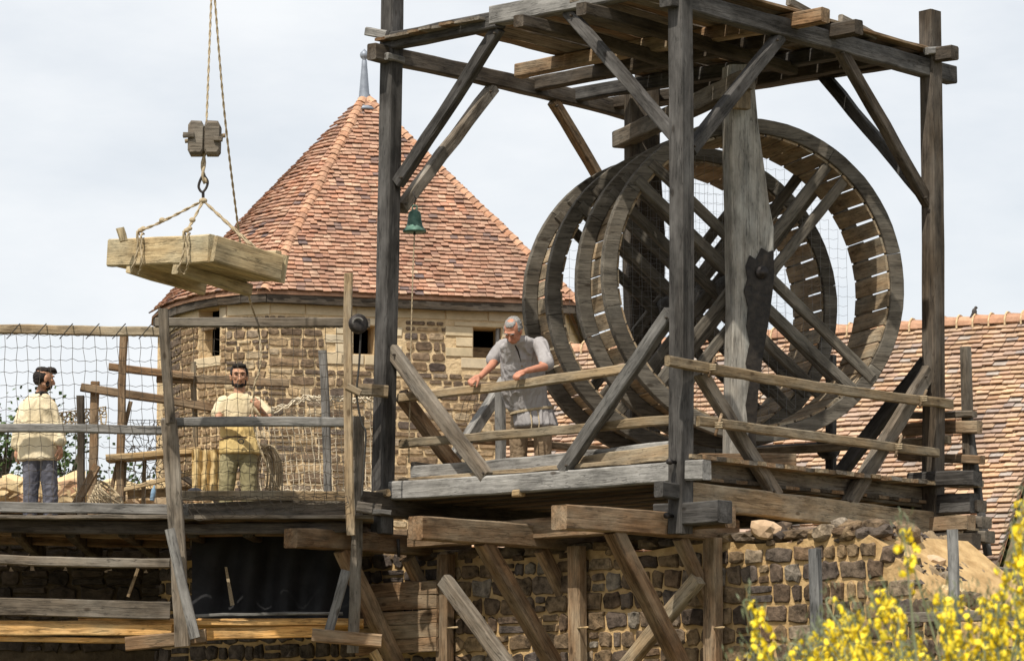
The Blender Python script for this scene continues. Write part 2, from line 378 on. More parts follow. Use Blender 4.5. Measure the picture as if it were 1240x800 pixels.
def lay_wall(parent, O, U, length, z0, z1, m, ch=(.12, .2), cw=(.15, .42), gap=.03, test=None, proud=.04, cap=300, score=None, jit=.14, slope=0, counter=None):
    """courses of single stones on the vertical plane through O along U; outward normal is -Y-ish"""
    U = Vector(U).normalized(); n = Vector((U.y, -U.x, 0))
    if n.y > 0: n = -n
    rot = frame(Vector((0, 0, 0)), U if U.cross(Vector((0, 0, 1))).dot(-n) < 0 else -U, -n)
    items = []; z = z0
    while z < z1-.03:
        h = min(random.uniform(*ch), z1-z)
        x = -random.uniform(0, .2)
        while x < length:
            w_ = random.uniform(*cw)*(1.15 if random.random() < .25 else 1); hs = h-gap; zz = z
            if random.random() < .12 and h > .13:
                subs = [(zz, hs*.5-gap/2), (zz+h*.5, hs*.5-gap/2)]
            else: subs = [(zz, hs)]
            for zb, hb in subs:
                cx = x+w_/2; cz = zb+hb/2+gap/2
                ok = lambda w2: x > -.05 and x+w2 < length+.01 and (test is None or all(test(x+f_*(w2-gap), zz2) for f_ in (.04, .35, .65, .96) for zz2 in (cz-hb*.4, cz, cz+hb*.4)))
                w2 = w_
                while w2 > .07 and not ok(w2): w2 *= .78
                if w2 > .07:
                    cx = x+w2/2; items.append((cx, cz, w2-gap, hb)); adv = w2
                else: adv = .04
            x += adv
        z += h
    sc = score or (lambda c: c[2]*c[3])
    items.sort(key=lambda c: -sc(c)); V = []; F = []
    cap = cap if counter is None else max(0, cap-counter[0])
    for k, (cx, cz, w_, h) in enumerate(items):
        me = stone_mesh(w_, h, proud*random.uniform(.7, 1.3), jit); p = O+U*cx; p = Vector((p.x, p.y, cz))
        if k < cap:
            put('stone', me, m, parent, p, rot)
        else:
            b0 = len(V); V += [tuple(rot @ v.co + p) for v in me.vertices]; F += [tuple(b0+i for i in q.vertices) for q in me.polygons]
            bpy.data.meshes.remove(me)
    if counter is not None: counter[0] += min(len(items), cap)
    if V: tag(world_mesh('small_stones', V, F, m, parent), kind='stuff')
def wall_panel(name, parent, O, U, length, z0, z1, thick, m, holes=(), base=None, topf=None):
    """mortar body with real openings; holes = (x0, x1, z0, z1)"""
    U = Vector(U).normalized(); n = Vector((U.y, -U.x, 0)); n = -n if n.y > 0 else n
    xs = sorted({0, length, *[h[k] for h in holes for k in (0, 1)]} | set(np.arange(0, length, .5))); zs = sorted({z0, z1, *[h[k] for h in holes for k in (2, 3)]})
    V = []; F = []
    def quad(a, b, c, d): b0 = len(V); V.extend([a, b, c, d]); F.append((b0, b0+1, b0+2, b0+3))
    def P(x, z, k): v = O+U*x-n*(thick*k); return Vector((v.x, v.y, (min(z, topf(x)) if topf and z >= z1-.001 else z)))
    for i in range(len(xs)-1):
        for j in range(len(zs)-1):
            xm = (xs[i]+xs[i+1])/2; zm = (zs[j]+zs[j+1])/2
            if any(h[0] < xm < h[1] and h[2] < zm < h[3] for h in holes): continue
            for k in (0, 1): quad(P(xs[i], zs[j], k), P(xs[i+1], zs[j], k), P(xs[i+1], zs[j+1], k), P(xs[i], zs[j+1], k))
        quad(P(xs[i], z1, 0), P(xs[i+1], z1, 0), P(xs[i+1], z1, 1), P(xs[i], z1, 1))
    for h in list(holes)+[(0, length, z0, z1)]:
        a, b, c, d = h
        quad(P(a, c, 0), P(a, d, 0), P(a, d, 1), P(a, c, 1)); quad(P(b, c, 0), P(b, d, 0), P(b, d, 1), P(b, c, 1))
        if h[3] != z1: quad(P(a, d, 0), P(b, d, 0), P(b, d, 1), P(a, d, 1))
        quad(P(a, c, 0), P(b, c, 0), P(b, c, 1), P(a, c, 1))
    return world_mesh(name, V, F, m, parent, base)

# ================================================================ tiles
def tile_rows(parent, E, Rg, expo, tw, m, s0=0.0, s1=1.0, cap=300, score=None, seed=1, single='tile'):
    """E: eave polyline, Rg: matching upper polyline. Plain clay tiles laid in rows, each a thin tilted slab."""
    rg = np.random.default_rng(seed)
    E = [np.array(tuple(p)) for p in E]; Rg = [np.array(tuple(p)) for p in Rg]
    slant = max(np.linalg.norm(Rg[i]-E[i]) for i in range(len(E))); rows = int(slant/expo); tiles = []
    for i in range(rows):
        s = s0+(s1-s0)*i/rows
        P = [E[j]*(1-s)+Rg[j]*s for j in range(len(E))]
        for j in range(len(P)-1):
            a, b = P[j], P[j+1]; Ln = np.linalg.norm(b-a)
            if Ln < .05: continue
            t = (b-a)/Ln; up = (Rg[j]+Rg[j+1])-(E[j]+E[j+1]); up -= t*up.dot(t); up /= np.linalg.norm(up)
            n = np.cross(t, up)
            if n[2] < 0: n = -n; t = -t; a, b = b, a
            x = -rg.uniform(0, tw) if len(P) <= 3 else 0
            cnt = max(1, int(round(Ln/tw))) if len(P) > 3 else None
            k = 0
            while True:
                w_ = Ln/cnt if cnt else tw*rg.uniform(.85, 1.15)
                x0 = max(x, 0); x1 = min(x+w_, Ln)
                if x1-x0 > .03:
                    c = a+t*(x0+x1)/2; tiles.append((c+n*rg.uniform(0, .016)+up*rg.uniform(-.014, .014), t, up, n, x1-x0-.006, rg.uniform(-.02, .02)))
                x += w_; k += 1
                if x >= Ln-.01 or (cnt and k >= cnt): break
    th = .022; ln = expo*1.9
    order = sorted(range(len(tiles)), key=lambda q: -(score(tiles[q]) if score else 0))[:cap] if score else list(range(min(cap, len(tiles))))
    oset = set(order)
    def corners(w_, yaw=0):
        return [(-w_/2, 0, .062), (w_/2, 0, .062), (w_/2, ln, -.002), (-w_/2, ln, -.002), (-w_/2, 0, .062-th), (w_/2, 0, .062-th), (w_/2, ln, -.002-th), (-w_/2, ln, -.002-th)]
    FB = [(0, 1, 2, 3), (0, 4, 5, 1), (1, 5, 6, 2), (2, 6, 7, 3), (3, 7, 4, 0), (7, 6, 5, 4)]
    me1 = mesh('tile', corners(1.0), FB); me1.materials.append(m)
    V = np.zeros((8*(len(tiles)-len(oset)), 3)); F = []; q = 0
    for i, (c, t, up, n, w_, yaw) in enumerate(tiles):
        if i in oset:
            o = bpy.data.objects.new(single, me1); Mx = Matrix([list(x)+[0] for x in (t, up, n)]+[[0, 0, 0, 1]]).transposed()
            o.rotation_euler = Mx.to_3x3().to_euler(); o.location = Vector(c)-wloc(parent); o.scale = (w_, 1, 1); link(o, parent)
        else:
            cc = np.array(corners(w_)); cc[:, 1] += cc[:, 0]*yaw*2
            V[q*8:q*8+8] = c+cc[:, :1]*t+cc[:, 1:2]*up+cc[:, 2:]*n; F += [tuple(q*8+z for z in f) for f in FB]; q += 1
    if q: tag(world_mesh('small_tiles', V, F, m, parent), kind='stuff')
def ridge_tiles(parent, a, b, n, r=.085, m='ridge', name='ridge_tile', up=Vector((0, 0, 1))):
    a = Vector(a); b = Vector(b); t = (b-a).normalized(); L_ = (b-a).length/n; s_ = t.cross(up).normalized(); u = s_.cross(t)
    V = []; F = []
    for e, (X, rr) in enumerate([(0, r*1.12), (L_*1.12, r*.92), (L_*1.12, r*.78), (0, r*.96)]):
        for k in range(7):
            w_ = PI*(k/6); V.append((X, math.cos(w_)*rr, math.sin(w_)*rr))
    for e in range(4):
        for k in range(6):
            p = e*7+k; q = ((e+1) % 4)*7+k; F.append((p, p+1, q+1, q))
    F.append((0, 7, 14, 21)); F.append((6, 27, 20, 13))
    me = mesh(name, V, F); me.materials.append(M[m])
    rot = Matrix((t, s_, u)).transposed()
    for i in range(n):
        p = a+t*L_*i + u*random.uniform(-.008, .008)+s_*random.uniform(-.01, .01)
        put(name, me, None, parent, p, rot)

# ================================================================ tower
zE = PY(330, 353, 66).z
def PE(x, Y, z=None):                      # eave/wall footprint point: photo column x at survey distance Y
    Yr = Y*K; d = Yr*cP + ((z or zE)-CAMZ)*sP
    return Vector(((x-620)/FPX*d, Yr, z or zE))
apex = PY(441, 118, 69.2)
eave = [PE(699, 67.7), PE(321, 66), PE(290, 66.15), PE(262, 66.5), PE(235, 67.05), PE(212, 67.8), PE(195, 68.7), PE(184, 69.7)]
back = [PE(183, 70.8), PE(215, 72.6), PE(330, 74), PE(560, 74.6), PE(716, 74.8)]
tower = thing('stone_tower', 'round-cornered stone tower with steep red tiled roof and lead finial', 'tower', (apex.x, apex.y, 0))
zr = zE+.02
def inset(p, k=.12):
    c = Vector((apex.x, apex.y, p.z)); v = c-p; return p+v.normalized()*k
wallp = [inset(PE(694, 67.85)), inset(PE(322, 66.1)), inset(PE(268, 66.45)), inset(PE(233, 67.15)), inset(PE(211, 67.95)), inset(PE(199, 68.8)), inset(PE(191, 69.8))]
# solid roof under the tiles
alle = eave+back; nE = len(alle); V = [tuple(p) for p in alle]+[tuple(p-Vector((0, 0, .03))) for p in alle]+[tuple(apex)]
F = [(i, (i+1) % nE, 2*nE) for i in range(nE)]+[(i, i+nE, (i+1) % nE+nE, (i+1) % nE) for i in range(nE)]+[tuple(range(2*nE-1, nE-1, -1))]
world_mesh('roof_base', V, F, M['ridge'], tower)
up_ = lambda p, z: Vector((p.x, p.y, p.z+z))
sc_flat = lambda t: -abs(t[0][2]-(zE+.6))-.2*abs(t[0][0]+2.2)
tile_rows(tower, [up_(eave[0], .01), up_(eave[1], .01)], [apex, apex], .098, .125, M['tile'], .0, .985, 200, sc_flat, 3)
tile_rows(tower, [up_(p, .01) for p in eave[1:]], [apex]*(len(eave)-1), .098, .125, M['tile'], .0, .97, 100, sc_flat, 4)
tile_rows(tower, [up_(back[-1], .01), up_(eave[0], .01)], [apex, apex], .098, .125, M['tile'], .0, .97, 0, None, 5)
ridge_tiles(tower, eave[1], eave[1].lerp(apex, .985), 42, .085)
ridge_tiles(tower, eave[0], eave[0].lerp(apex, .985), 44, .085)
# fascia boards under the eave
for i in range(len(eave)-1):
    a = inset(eave[i], .045); b = inset(eave[i+1], .045)
    timber('fascia_board', tower, up_(a, -.09), up_(b, -.09), .13, .05, 'darkb', (eave[i+1]-eave[i]).cross(Vector((0, 0, 1))))
a = inset(back[-1], .045); b = inset(eave[0], .045); timber('fascia_board', tower, up_(a, -.09), up_(b, -.09), .13, .05, 'darkb', (b-a).cross(Vector((0, 0, 1))))
# lead finial
lf = lathe('finial', tower, [(.24, -.22), (.20, -.17), (.10, -.09), (.085, .0), (.045, .5), (.04, .58), (.03, .60), (.06, .63), (.072, .67), (.06, .715), (.03, .74), (.005, .77)], apex, 'lead', 10)
# walls
Wf0, Wf1 = wallp[1], wallp[0]; Uf = (Wf1-Wf0); Lf = Uf.length; Uf.normalize(); zb = -.3; zt = zE-.02
Pf = plane(Wf0, Uf)
def fx(x, y): p = Pf(x, y); return (p-Wf0).dot(Uf), p.z
def hole(x0, y0, x1, y1): a = fx(x0, y0); b = fx(x1, y1); return (a[0], b[0], b[1], a[1])
hl = [hole(428, 394, 454, 429), hole(573, 396, 607, 434)]
wall_panel('wall', tower, Wf0, Uf, Lf, zb, zt, .45, M['mortar'], hl)
for h in hl:                                # dark rooms behind the openings with their shutters
    o = Wf0+Uf*((h[0]+h[1])/2); nrm = Vector((Uf.y, -Uf.x, 0)); nrm = -nrm if nrm.y > 0 else nrm
    a = o-nrm*1.5; hw = (h[1]-h[0])/2+.3
    c = [a+Uf*(-hw), a+Uf*hw]; f_ = [p+nrm*1.05 for p in c]
    V = [Vector((p.x, p.y, z)) for z in (h[2]-.2, h[3]+.2) for p in (c[0], c[1], f_[1], f_[0])]
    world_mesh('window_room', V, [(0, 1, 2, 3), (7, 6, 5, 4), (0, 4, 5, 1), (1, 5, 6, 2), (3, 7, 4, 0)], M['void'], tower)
h = hl[1]; wf = timber('window_post', tower, Wf0+Uf*(h[1]-.04)+Vector((0, 0, h[2]-zE))-nrm*.06, Wf0+Uf*(h[1]-.04)+Vector((0, 0, h[3]-zE))-nrm*.06, .055, .06, 'grey', nrm)
p0 = Wf0+Uf*(h[0]+.02)-nrm*.25; timber('window_board', tower, Vector((p0.x, p0.y, h[2]+.1)), Vector((p0.x, p0.y, h[2]+.1))+Uf*(h[1]-h[0]-.04), .18, .03, 'tan', nrm)
# ashlar band, window dressings, quoins
cnt = [0]
def ashlar_block(O, U, x0, x1, z0, z1, proud=.02, m='ashlar'):
    U = U.normalized(); n = Vector((U.y, -U.x, 0)); n = -n if n.y > 0 else n
    c = O+U*(x0+x1)/2; g = .008; w_ = (x1-x0)/2-g; hh = (z1-z0)/2-g; V = []
    for yy, k in ((.05, 1), (-proud*.7, 1), (-proud, .96)):
        for sx, sz in ((-1, -1), (1, -1), (1, 1), (-1, 1)):
            V.append((sx*(w_*k)+random.uniform(-.005, .005), yy, sz*hh*(k if k == 1 else .9)+random.uniform(-.005, .005)))
    F = [(a+k, a+(k+1) % 4, a+4+(k+1) % 4, a+4+k) for a in (0, 4) for k in range(4)]+[(8, 9, 10, 11)]
    x_ = U if U.cross(Vector((0, 0, 1))).dot(n) > 0 else -U
    rot = Matrix((x_, -n, Vector((0, 0, 1)))).transposed()
    put('ashlar_block', mesh('ashlar_block', V, F), M[m], tower, Vector((c.x, c.y, (z0+z1)/2)), rot)
zones = []
x = 0
zA = zt-.30
while x < Lf:
    w_ = min(random.uniform(.45, .85), Lf-x)
    if Lf-x-w_ < .2: w_ = Lf-x
    ashlar_block(Wf0, Uf, x, x+w_, zA+random.uniform(-.0, .02), zt-.12, .015); x += w_
for k, h in enumerate(hl):
    x0, x1, z0, z1 = h; hh = (z1-z0)
    ashlar_block(Wf0, Uf, x0-.3, x1+.34, z1+.005, min(z1+.17, zA-.0))
    for q in range(3):
        wl = .28+.16*((q+k) % 2); wr = .26+.16*((q+k+1) % 2); a = z0+hh*q/3; b = z0+hh*(q+1)/3
        ashlar_block(Wf0, Uf, x0-wl, x0-.005, a, b)
        if x1+wr < Lf: ashlar_block(Wf0, Uf, x1+.005, x1+wr, a, b)
    ashlar_block(Wf0, Uf, x0-.2, x0+(x1-x0)*.5, z0-.17, z0-.004); ashlar_block(Wf0, Uf, x0+(x1-x0)*.5, x1+.3, z0-.17, z0-.004)
    zones.append((x0-.46, x1+.44, z0-.18, zA))
z = zA; k = 0
while z > zb+1.2:
    wq = .24+.2*(k % 2); ashlar_block(Wf0, Uf, Lf-wq, Lf+.02, z-.24, z); zones.append((Lf-wq-.02, Lf+1, z-.24, z)); z -= .24; k += 1
for (xx, zz) in ((470, 440), (395, 425), (505, 470), (455, 470), (660, 415)):   # odd pale blocks in the rubble
    a, b = fx(xx, zz); ashlar_block(Wf0, Uf, a, a+.3, b-.2, b); zones.append((a-.02, a+.32, b-.22, b+.02))
def tst(x, z): return z < zA-.01 and not any(a < x < b and c < z < d for a, b, c, d in zones)
lay_wall(tower, Wf0, Uf, Lf, PY(400, 600, 66).z-.6, zA, M['stone'], (.085, .175), (.10, .42), .036, tst, .022, 230, counter=cnt, jit=.16)
# curved corner: facets
for i in range(1, len(wallp)-1):
    a, b = wallp[i+1], wallp[i]; U = b-a; Ln = U.length; U.normalize(); hs = []; PP = plane(a, U)
    if i == 2:
        pa = PP(238, 372); pb = PP(266, 430); hs = [((pa-a).dot(U), (pb-a).dot(U), pb.z, zt-.14)]
    wall_panel('wall', tower, a, U, Ln, zb, zt, .22, M['mortar'], hs)
    if hs:
        h = hs[0]; nrm = Vector((U.y, -U.x, 0)); nrm = -nrm if nrm.y > 0 else nrm; o = a+U*((h[0]+h[1])/2)-nrm*.21
        V = [(o+U*s*.5+Vector((0, 0, z-o.z))) - nrm*q for q in (0, .6) for z in (h[2]-.1, h[3]+.1) for s in (-1, 1)]
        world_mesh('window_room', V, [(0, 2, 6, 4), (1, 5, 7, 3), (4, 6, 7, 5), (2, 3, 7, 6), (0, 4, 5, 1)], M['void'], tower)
        timber('window_board', tower, o+U*-.16+Vector((0, 0, h[3]-.24-o.z))+nrm*.2, o+U*.16+Vector((0, 0, h[3]-.24-o.z))+nrm*.2, .16, .04, 'brown', nrm)
        ashlar_block(a, U, h[1], min(h[1]+.25, Ln), h[3]-.2, h[3]); ashlar_block(a, U, h[0]-.05, h[1]+.05, h[2]-.16, h[2]-.004)
    else: ashlar_block(a, U, 0, Ln, zA, zt-.12, .015)
    tt = (lambda x, z, h=hs[0] if hs else None: z < zA-.01 and not (h and h[0]-.02 < x < h[1]+.02 and z > h[2]-.17))
    lay_wall(tower, a, U, Ln, PY(400, 600, 66).z-.3, zA, M['stone'], (.08, .16), (.09, .26), .034, tt, .025, 300, counter=cnt, jit=.2)
ring = [inset(p, .14) for p in (wallp[-1], *back)] + [wallp[0]]
for i in range(len(ring)-1): wall_panel('wall', tower, ring[i], ring[i+1]-ring[i], (ring[i+1]-ring[i]).length, zb, zt, .02, M['mortar'])
# the foot of the tower

# ================================================================ long tiled building on the right
hall = None
r1 = PY(1300, 380, 57.6); r0 = PY(692, 425, 62.4); r0.z = r1.z = (r0.z+r1.z)/2-.02
e1 = PY(1500, 830, 50.6); ev = (r1-r0); evu = ev.normalized(); nh = Vector((evu.y, -evu.x, 0)); nh = -nh if nh.y > 0 else nh
drop = 4.3; run = 3.5
e1 = r1+nh*run-Vector((0, 0, drop)); e0 = r0+nh*run-Vector((0, 0, drop)) - evu*1.0
hall = thing('tiled_hall', 'long low hall with a weathered tiled roof behind the crane', 'building', ((r0.x+r1.x)/2, (r0.y+r1.y)/2, 0))
rb1 = r1-nh*run-Vector((0, 0, drop)); rb0 = r0-nh*run-Vector((0, 0, drop))-evu*.2
dn = Vector((0, 0, -.05))
V = [e0+dn, e1+dn, r1+dn, r0+dn, rb0+dn, rb1+dn]; world_mesh('roof_base', V, [(0, 1, 2, 3), (3, 2, 5, 4)], M['ridge'], hall)
V = []
for p in (e0+nh*-.2, e1+nh*-.2, rb1+nh*.2, rb0+nh*.2): V += [(p.x, p.y, 0), (p.x, p.y, p.z)]
V += [tuple(r0+dn), tuple(r1+dn)]
world_mesh('wall', V, [(0, 2, 3, 1), (2, 4, 5, 3), (4, 6, 7, 5), (6, 0, 1, 7), (1, 8, 7), (3, 5, 9)], M['mortar'], hall)
tile_rows(hall, [e0, e1], [r0, r1], .088, .165, M['tile2'], .0, 1.0, 300, lambda t: t[0][0]*.35-abs(t[0][2]-5.3), 9)
ridge_tiles(hall, r0+Vector((0, 0, -.02)), r1+Vector((0, 0, -.02)), 33, .12)
# mortar fillets between ridge tiles
for i in range(34):
    p = r0.lerp(r1, i/33); V = []; F = []
    pts = [p+nh*math.cos(w_)*.135+Vector((0, 0, math.sin(w_)*.145-.02)) for w_ in np.linspace(-.3, PI+.3, 8)]
    tubeverts(V, F, pts, .015, 5); world_mesh('mortar_band', V, F, M['mortar_sand'], hall)
# bird on the ridge
bp_ = PY(1180, 384, 58.45); bird = thing('bird', 'small dark bird perched on the ridge of the long tiled roof', 'bird', bp_)
def blob(name, parent, parts, m, vox=.01, smooth=2, base=None, it=0, disp=None):
    """one continuous body: overlapping tapered capsules/ellipsoids fused by voxel remeshing. parts in world coordinates"""
    V = []; F = []
    for pt in parts:
        if pt[0] == 'e':                                     # ellipsoid: centre, radii, matrix
            _, c, rad, mx = pt; b0 = len(V); nu, nv = 18, 12
            for j in range(nv+1):
                for i in range(nu):
                    a = 2*PI*i/nu; b = PI*j/nv; v = Vector((rad[0]*math.sin(b)*math.cos(a), rad[1]*math.sin(b)*math.sin(a), rad[2]*math.cos(b)))
                    V.append(tuple(Vector(c)+((mx @ v) if mx else v)))
            for j in range(nv):
                for i in range(nu): F.append((b0+j*nu+i, b0+(j+1)*nu+i, b0+(j+1)*nu+(i+1) % nu, b0+j*nu+(i+1) % nu))
        elif pt[0] == 'c':                                   # tapered chain: points, radii
            _, P_, r_ = pt; P_ = [Vector(p) for p in P_]
            t0 = (P_[0]-P_[1]).normalized(); t1 = (P_[-1]-P_[-2]).normalized()
            PP_ = []; RR_ = []
            for k, c_ in ((3, .05), (2, .55), (1, .87)): PP_.append(P_[0]+t0*r_[0]*math.sqrt(1-c_*c_)); RR_.append(r_[0]*c_)
            PP_ += P_; RR_ += list(r_)
            for c_ in (.87, .55, .05): PP_.append(P_[-1]+t1*r_[-1]*math.sqrt(1-c_*c_)); RR_.append(r_[-1]*c_)
            tubeverts(V, F, PP_, RR_, 14)
        elif pt[0] == 'l':                                   # loft of elliptical rings: (centre, rx, ry, yaw)
            _, rings = pt; b0 = len(V); ns = 28
            for (c, rx, ry, yw) in rings:
                for k in range(ns):
                    a = 2*PI*k/ns; x_, y_ = rx*math.cos(a), ry*math.sin(a)
                    V.append((c[0]+x_*math.cos(yw)-y_*math.sin(yw), c[1]+x_*math.sin(yw)+y_*math.cos(yw), c[2]))
            for j in range(len(rings)-1):
                for k in range(ns): F.append((b0+j*ns+k, b0+j*ns+(k+1) % ns, b0+(j+1)*ns+(k+1) % ns, b0+(j+1)*ns+k))
            F.append(tuple(b0+k for k in range(ns))[::-1]); F.append(tuple(b0+(len(rings)-1)*ns+k for k in range(ns)))
    me = mesh(name, V, F); tmp = bpy.data.objects.new('tmp', me); COL.objects.link(tmp)
    md = tmp.modifiers.new('r', 'REMESH'); md.mode = 'VOXEL'; md.voxel_size = vox; md.adaptivity = 0
    if smooth: ms = tmp.modifiers.new('s', 'SMOOTH'); ms.iterations = smooth; ms.factor = .6
    dg = bpy.context.evaluated_depsgraph_get(); m2 = bpy.data.meshes.new_from_object(tmp.evaluated_get(dg))
    bpy.data.objects.remove(tmp); bpy.data.meshes.remove(me); m2.name = name
    co = np.zeros(len(m2.vertices)*3); m2.vertices.foreach_get('co', co); co = co.reshape(-1, 3)
    if disp:
        no = np.zeros(len(m2.vertices)*3); m2.vertices.foreach_get('normal', no); no = no.reshape(-1, 3)
        co = co+no*np.array([disp(Vector(c)) for c in co])[:, None]
    b = np.array(tuple(base)) if base is not None else np.array([co[:, 0].mean(), co[:, 1].mean(), co[:, 2].min()])
    co -= b; m2.vertices.foreach_set('co', co.ravel()); m2.update(); m2.materials.clear()
    return put(name, m2, m, parent, Vector(b), None, True)
M['feather'] = simple('feather_dark', (.05, .045, .045), .8, (.09, .08, .075), 30)
blob('body', bird, [('e', bp_+Vector((0, 0, .07)), (.035, .03, .05), None), ('e', bp_+Vector((.02, 0, .125)), (.022, .02, .022), None),
     ('c', [bp_+Vector((.04, 0, .125)), bp_+Vector((.06, 0, .123))], [.006, .002]), ('c', [bp_+Vector((-.02, 0, .05)), bp_+Vector((-.06, 0, -.01))], [.018, .008])], M['feather'], .006, 1)
for s in (-1, 1): tube('leg', bird, [bp_+Vector((0, s*.012, .03)), bp_+Vector((.005, s*.012, -.03))], .003, 'iron', 4)
# ================================================================ lower stone wall under the crane
W0 = Vector((2.68, 45.9))*K
PWL = plane(W0, dAB)
wR = Vector((W0.x, W0.y, 0)) - dAB.to_3d()*6.5; dU = dAB.to_3d()              # from right end towards the left
zW = PWL(880, 655).z
lower = thing('castle_wall', 'thick dark stone wall with ochre mortar that carries the timber crane', 'wall', (wR.x+dU.x*8, wR.y+dU.y*8, 0))
def lx(x, y): p = PWL(x, y); return (p-wR).dot(dU), p.z
xa = lx(1045, 650)[0]; xc = lx(1165, 760)[0]; zc = lx(1165, 770)[1]
xl1 = lx(548, 700)[0]; xl2 = lx(425, 700)[0]; zPF = PY(200, 634, 48.0).z
def ltop(x):
    if x > xl2: return zPF-.12
    if x > xl1: return zW+.12
    if x > xa: return zW + .04*math.sin(x*9)
    k = max(0, (x-xc)/(xa-xc)); return zc+(zW-zc)*k**.8+.06*math.sin(x*13)
LW = 24.0
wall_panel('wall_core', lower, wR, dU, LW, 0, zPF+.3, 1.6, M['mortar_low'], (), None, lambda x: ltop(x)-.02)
xv = lx(540, 700)[0]
def ltest(x, z): return z < ltop(x)-.03 and x < LW-.1
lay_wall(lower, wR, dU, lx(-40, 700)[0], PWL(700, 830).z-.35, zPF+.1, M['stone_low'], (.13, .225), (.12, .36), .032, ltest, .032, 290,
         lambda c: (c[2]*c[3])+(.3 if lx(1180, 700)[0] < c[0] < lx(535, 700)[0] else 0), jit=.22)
# broken wall top: loose stones bedded in sandy mortar sliding down to the right
V = []; F = []; nx_, ny_ = 120, 50
for i in range(nx_+1):
    for j in range(ny_+1):
        x = xc-1.2+(xa+.5-xc+1.2)*i/nx_; dpt = .03+1.6*j/ny_; z = ltop(x)+.05*math.sin(j/ny_*PI)+noise.noise(Vector((x*4, dpt*4, 3)))*.10+noise.noise(Vector((x*9, dpt*9, 3)))*.07+noise.noise(Vector((x*22, dpt*22, 3)))*.035 - (0 if j > 2 else .5*(1-j/3)) - .03
        p = wR+dU*x+Vector((dBC.x, dBC.y, 0))*dpt; V.append((p.x, p.y, z))
for i in range(nx_):
    for j in range(ny_): q = i*(ny_+1)+j; F.append((q, q+1, q+ny_+2, q+ny_+1))
world_mesh('mortar_slope', V, F, M['mortar_rough'], lower, None, True)
for k in range(44):
    x = random.uniform(xc-.4, xa+1.3); dpt = random.uniform(-.05, .7); p = wR+dU*x+Vector((dBC.x, dBC.y, 0))*dpt
    me = boulder(random.uniform(.14, .40), random.uniform(.09, .2), random.uniform(.14, .26))
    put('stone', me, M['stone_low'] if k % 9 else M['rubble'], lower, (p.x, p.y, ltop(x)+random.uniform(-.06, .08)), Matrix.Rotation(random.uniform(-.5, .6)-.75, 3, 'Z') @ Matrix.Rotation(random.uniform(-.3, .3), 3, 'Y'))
V = []; F = []
for k in range(420):                                            # crumbs of mortar and small stone on the slope
    x = random.uniform(xc-.6, xa+.5); dpt = random.uniform(.0, 1.0); p = wR+dU*x+Vector((dBC.x, dBC.y, 0))*dpt; r_ = random.uniform(.02, .06); b0 = len(V)
    z = ltop(x)+.05*math.sin(dpt/1.6*PI)+noise.noise(Vector((x*4, dpt*4, 3)))*.10+noise.noise(Vector((x*9, dpt*9, 3)))*.07-.02
    for d_ in ((1, 0, 0), (-1, 0, 0), (0, 1, 0), (0, -1, 0), (0, 0, 1), (0, 0, -1)): V.append((p.x+d_[0]*r_*random.uniform(.6, 1.4), p.y+d_[1]*r_*random.uniform(.6, 1.3), z+d_[2]*r_*random.uniform(.5, 1)))
    for f_ in ((0, 2, 4), (2, 1, 4), (1, 3, 4), (3, 0, 4), (2, 0, 5), (1, 2, 5), (3, 1, 5), (0, 3, 5)): F.append(tuple(b0+i for i in f_))
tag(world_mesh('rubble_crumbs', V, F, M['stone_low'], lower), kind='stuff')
for k in range(24):                                             # top course left of the break
    x = xa+.2+k*.33; p = wR+dU*x
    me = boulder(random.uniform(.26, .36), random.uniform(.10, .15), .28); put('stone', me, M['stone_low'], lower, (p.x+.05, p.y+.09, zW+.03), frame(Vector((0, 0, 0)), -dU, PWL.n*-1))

# ================================================================ crane frame
crane = thing('timber_crane_frame', 'tall weathered timber cage on the wall housing the great treadwheel', 'crane frame', ((cA.x+cC.x)/2, (cA.y+cC.y)/2, zS2))
nA = PA.n; nB = PB.n
PS = 23
def post(c, pxt, pxb, pl, m, s=PS):
    timber('post', crane, pl(*pxt), pl(*pxb), px(s), px(s), m, nA, jit=.003)
pv = lambda c: (lambda x, y: PY(x, y, c.y/K))
post(cA, (475.5, -14), (462.5, 646), pv(cA), 'dark'); post(cB, (823, -40), (823.5, 646), pv(cB), 'dark')
post(cC, (1126, 14), (1129.5, 672), pv(cC), 'darkb'); post(cD, (781, 60), (783, 640), pv(cD), 'darkb')
# head beams
tp('head_beam', crane, PA, (466, 52), (606, 24.5), 22, 19, 'dark', .02)
tp('head_beam', crane, PA, (598, 20), (850, -32), 25, 19, 'grey', .035)
tp('head_beam', crane, PB, (806, -4), (1152, 92), 24, 19, 'dark', .0)
tp('head_beam', crane, PD, (450, 63), (800, 146), 22, 17, 'darkb')
tp('head_beam', crane, PC, (768, 126), (1156, 64), 19, 17, 'darkb')
# tenon ends and wedges
tp('wedge', crane, PD, (468, 68), (488, 73), 9, 8, 'grey', .11); tp('wedge', crane, PA, (446, 38), (470, 43), 12, 12, 'grey', .1)
tp('wedge', crane, PB, (1122, 62), (1145, 60), 10, 9, 'grey', .12)
tp('wedge', crane, PA, (448, 600), (470, 596), 9, 9, 'tan', .14)
# joists under the deck
zJ = zT2
for a, b, h, m in (((628, 86), (1000, 19), 19, 'brown'), ((643, 104), (1040, 33), 19, 'darkb'), ((690, 116), (1050, 57), 19, 'dark'), ((735, 127), (1085, 66), 17, 'darkb')):
    timber('joist', crane, PZ(*a, zJ), PZ(*b, zJ), px(h), px(18), m, nA)
for a, b in (((628, 25), (815, 76)), ((704, 10), (960, 84))):
    timber('cross_beam', crane, PZ(*a, zT2-.1), PZ(*b, zT2-.1), px(16), px(16), 'darkb', nB)
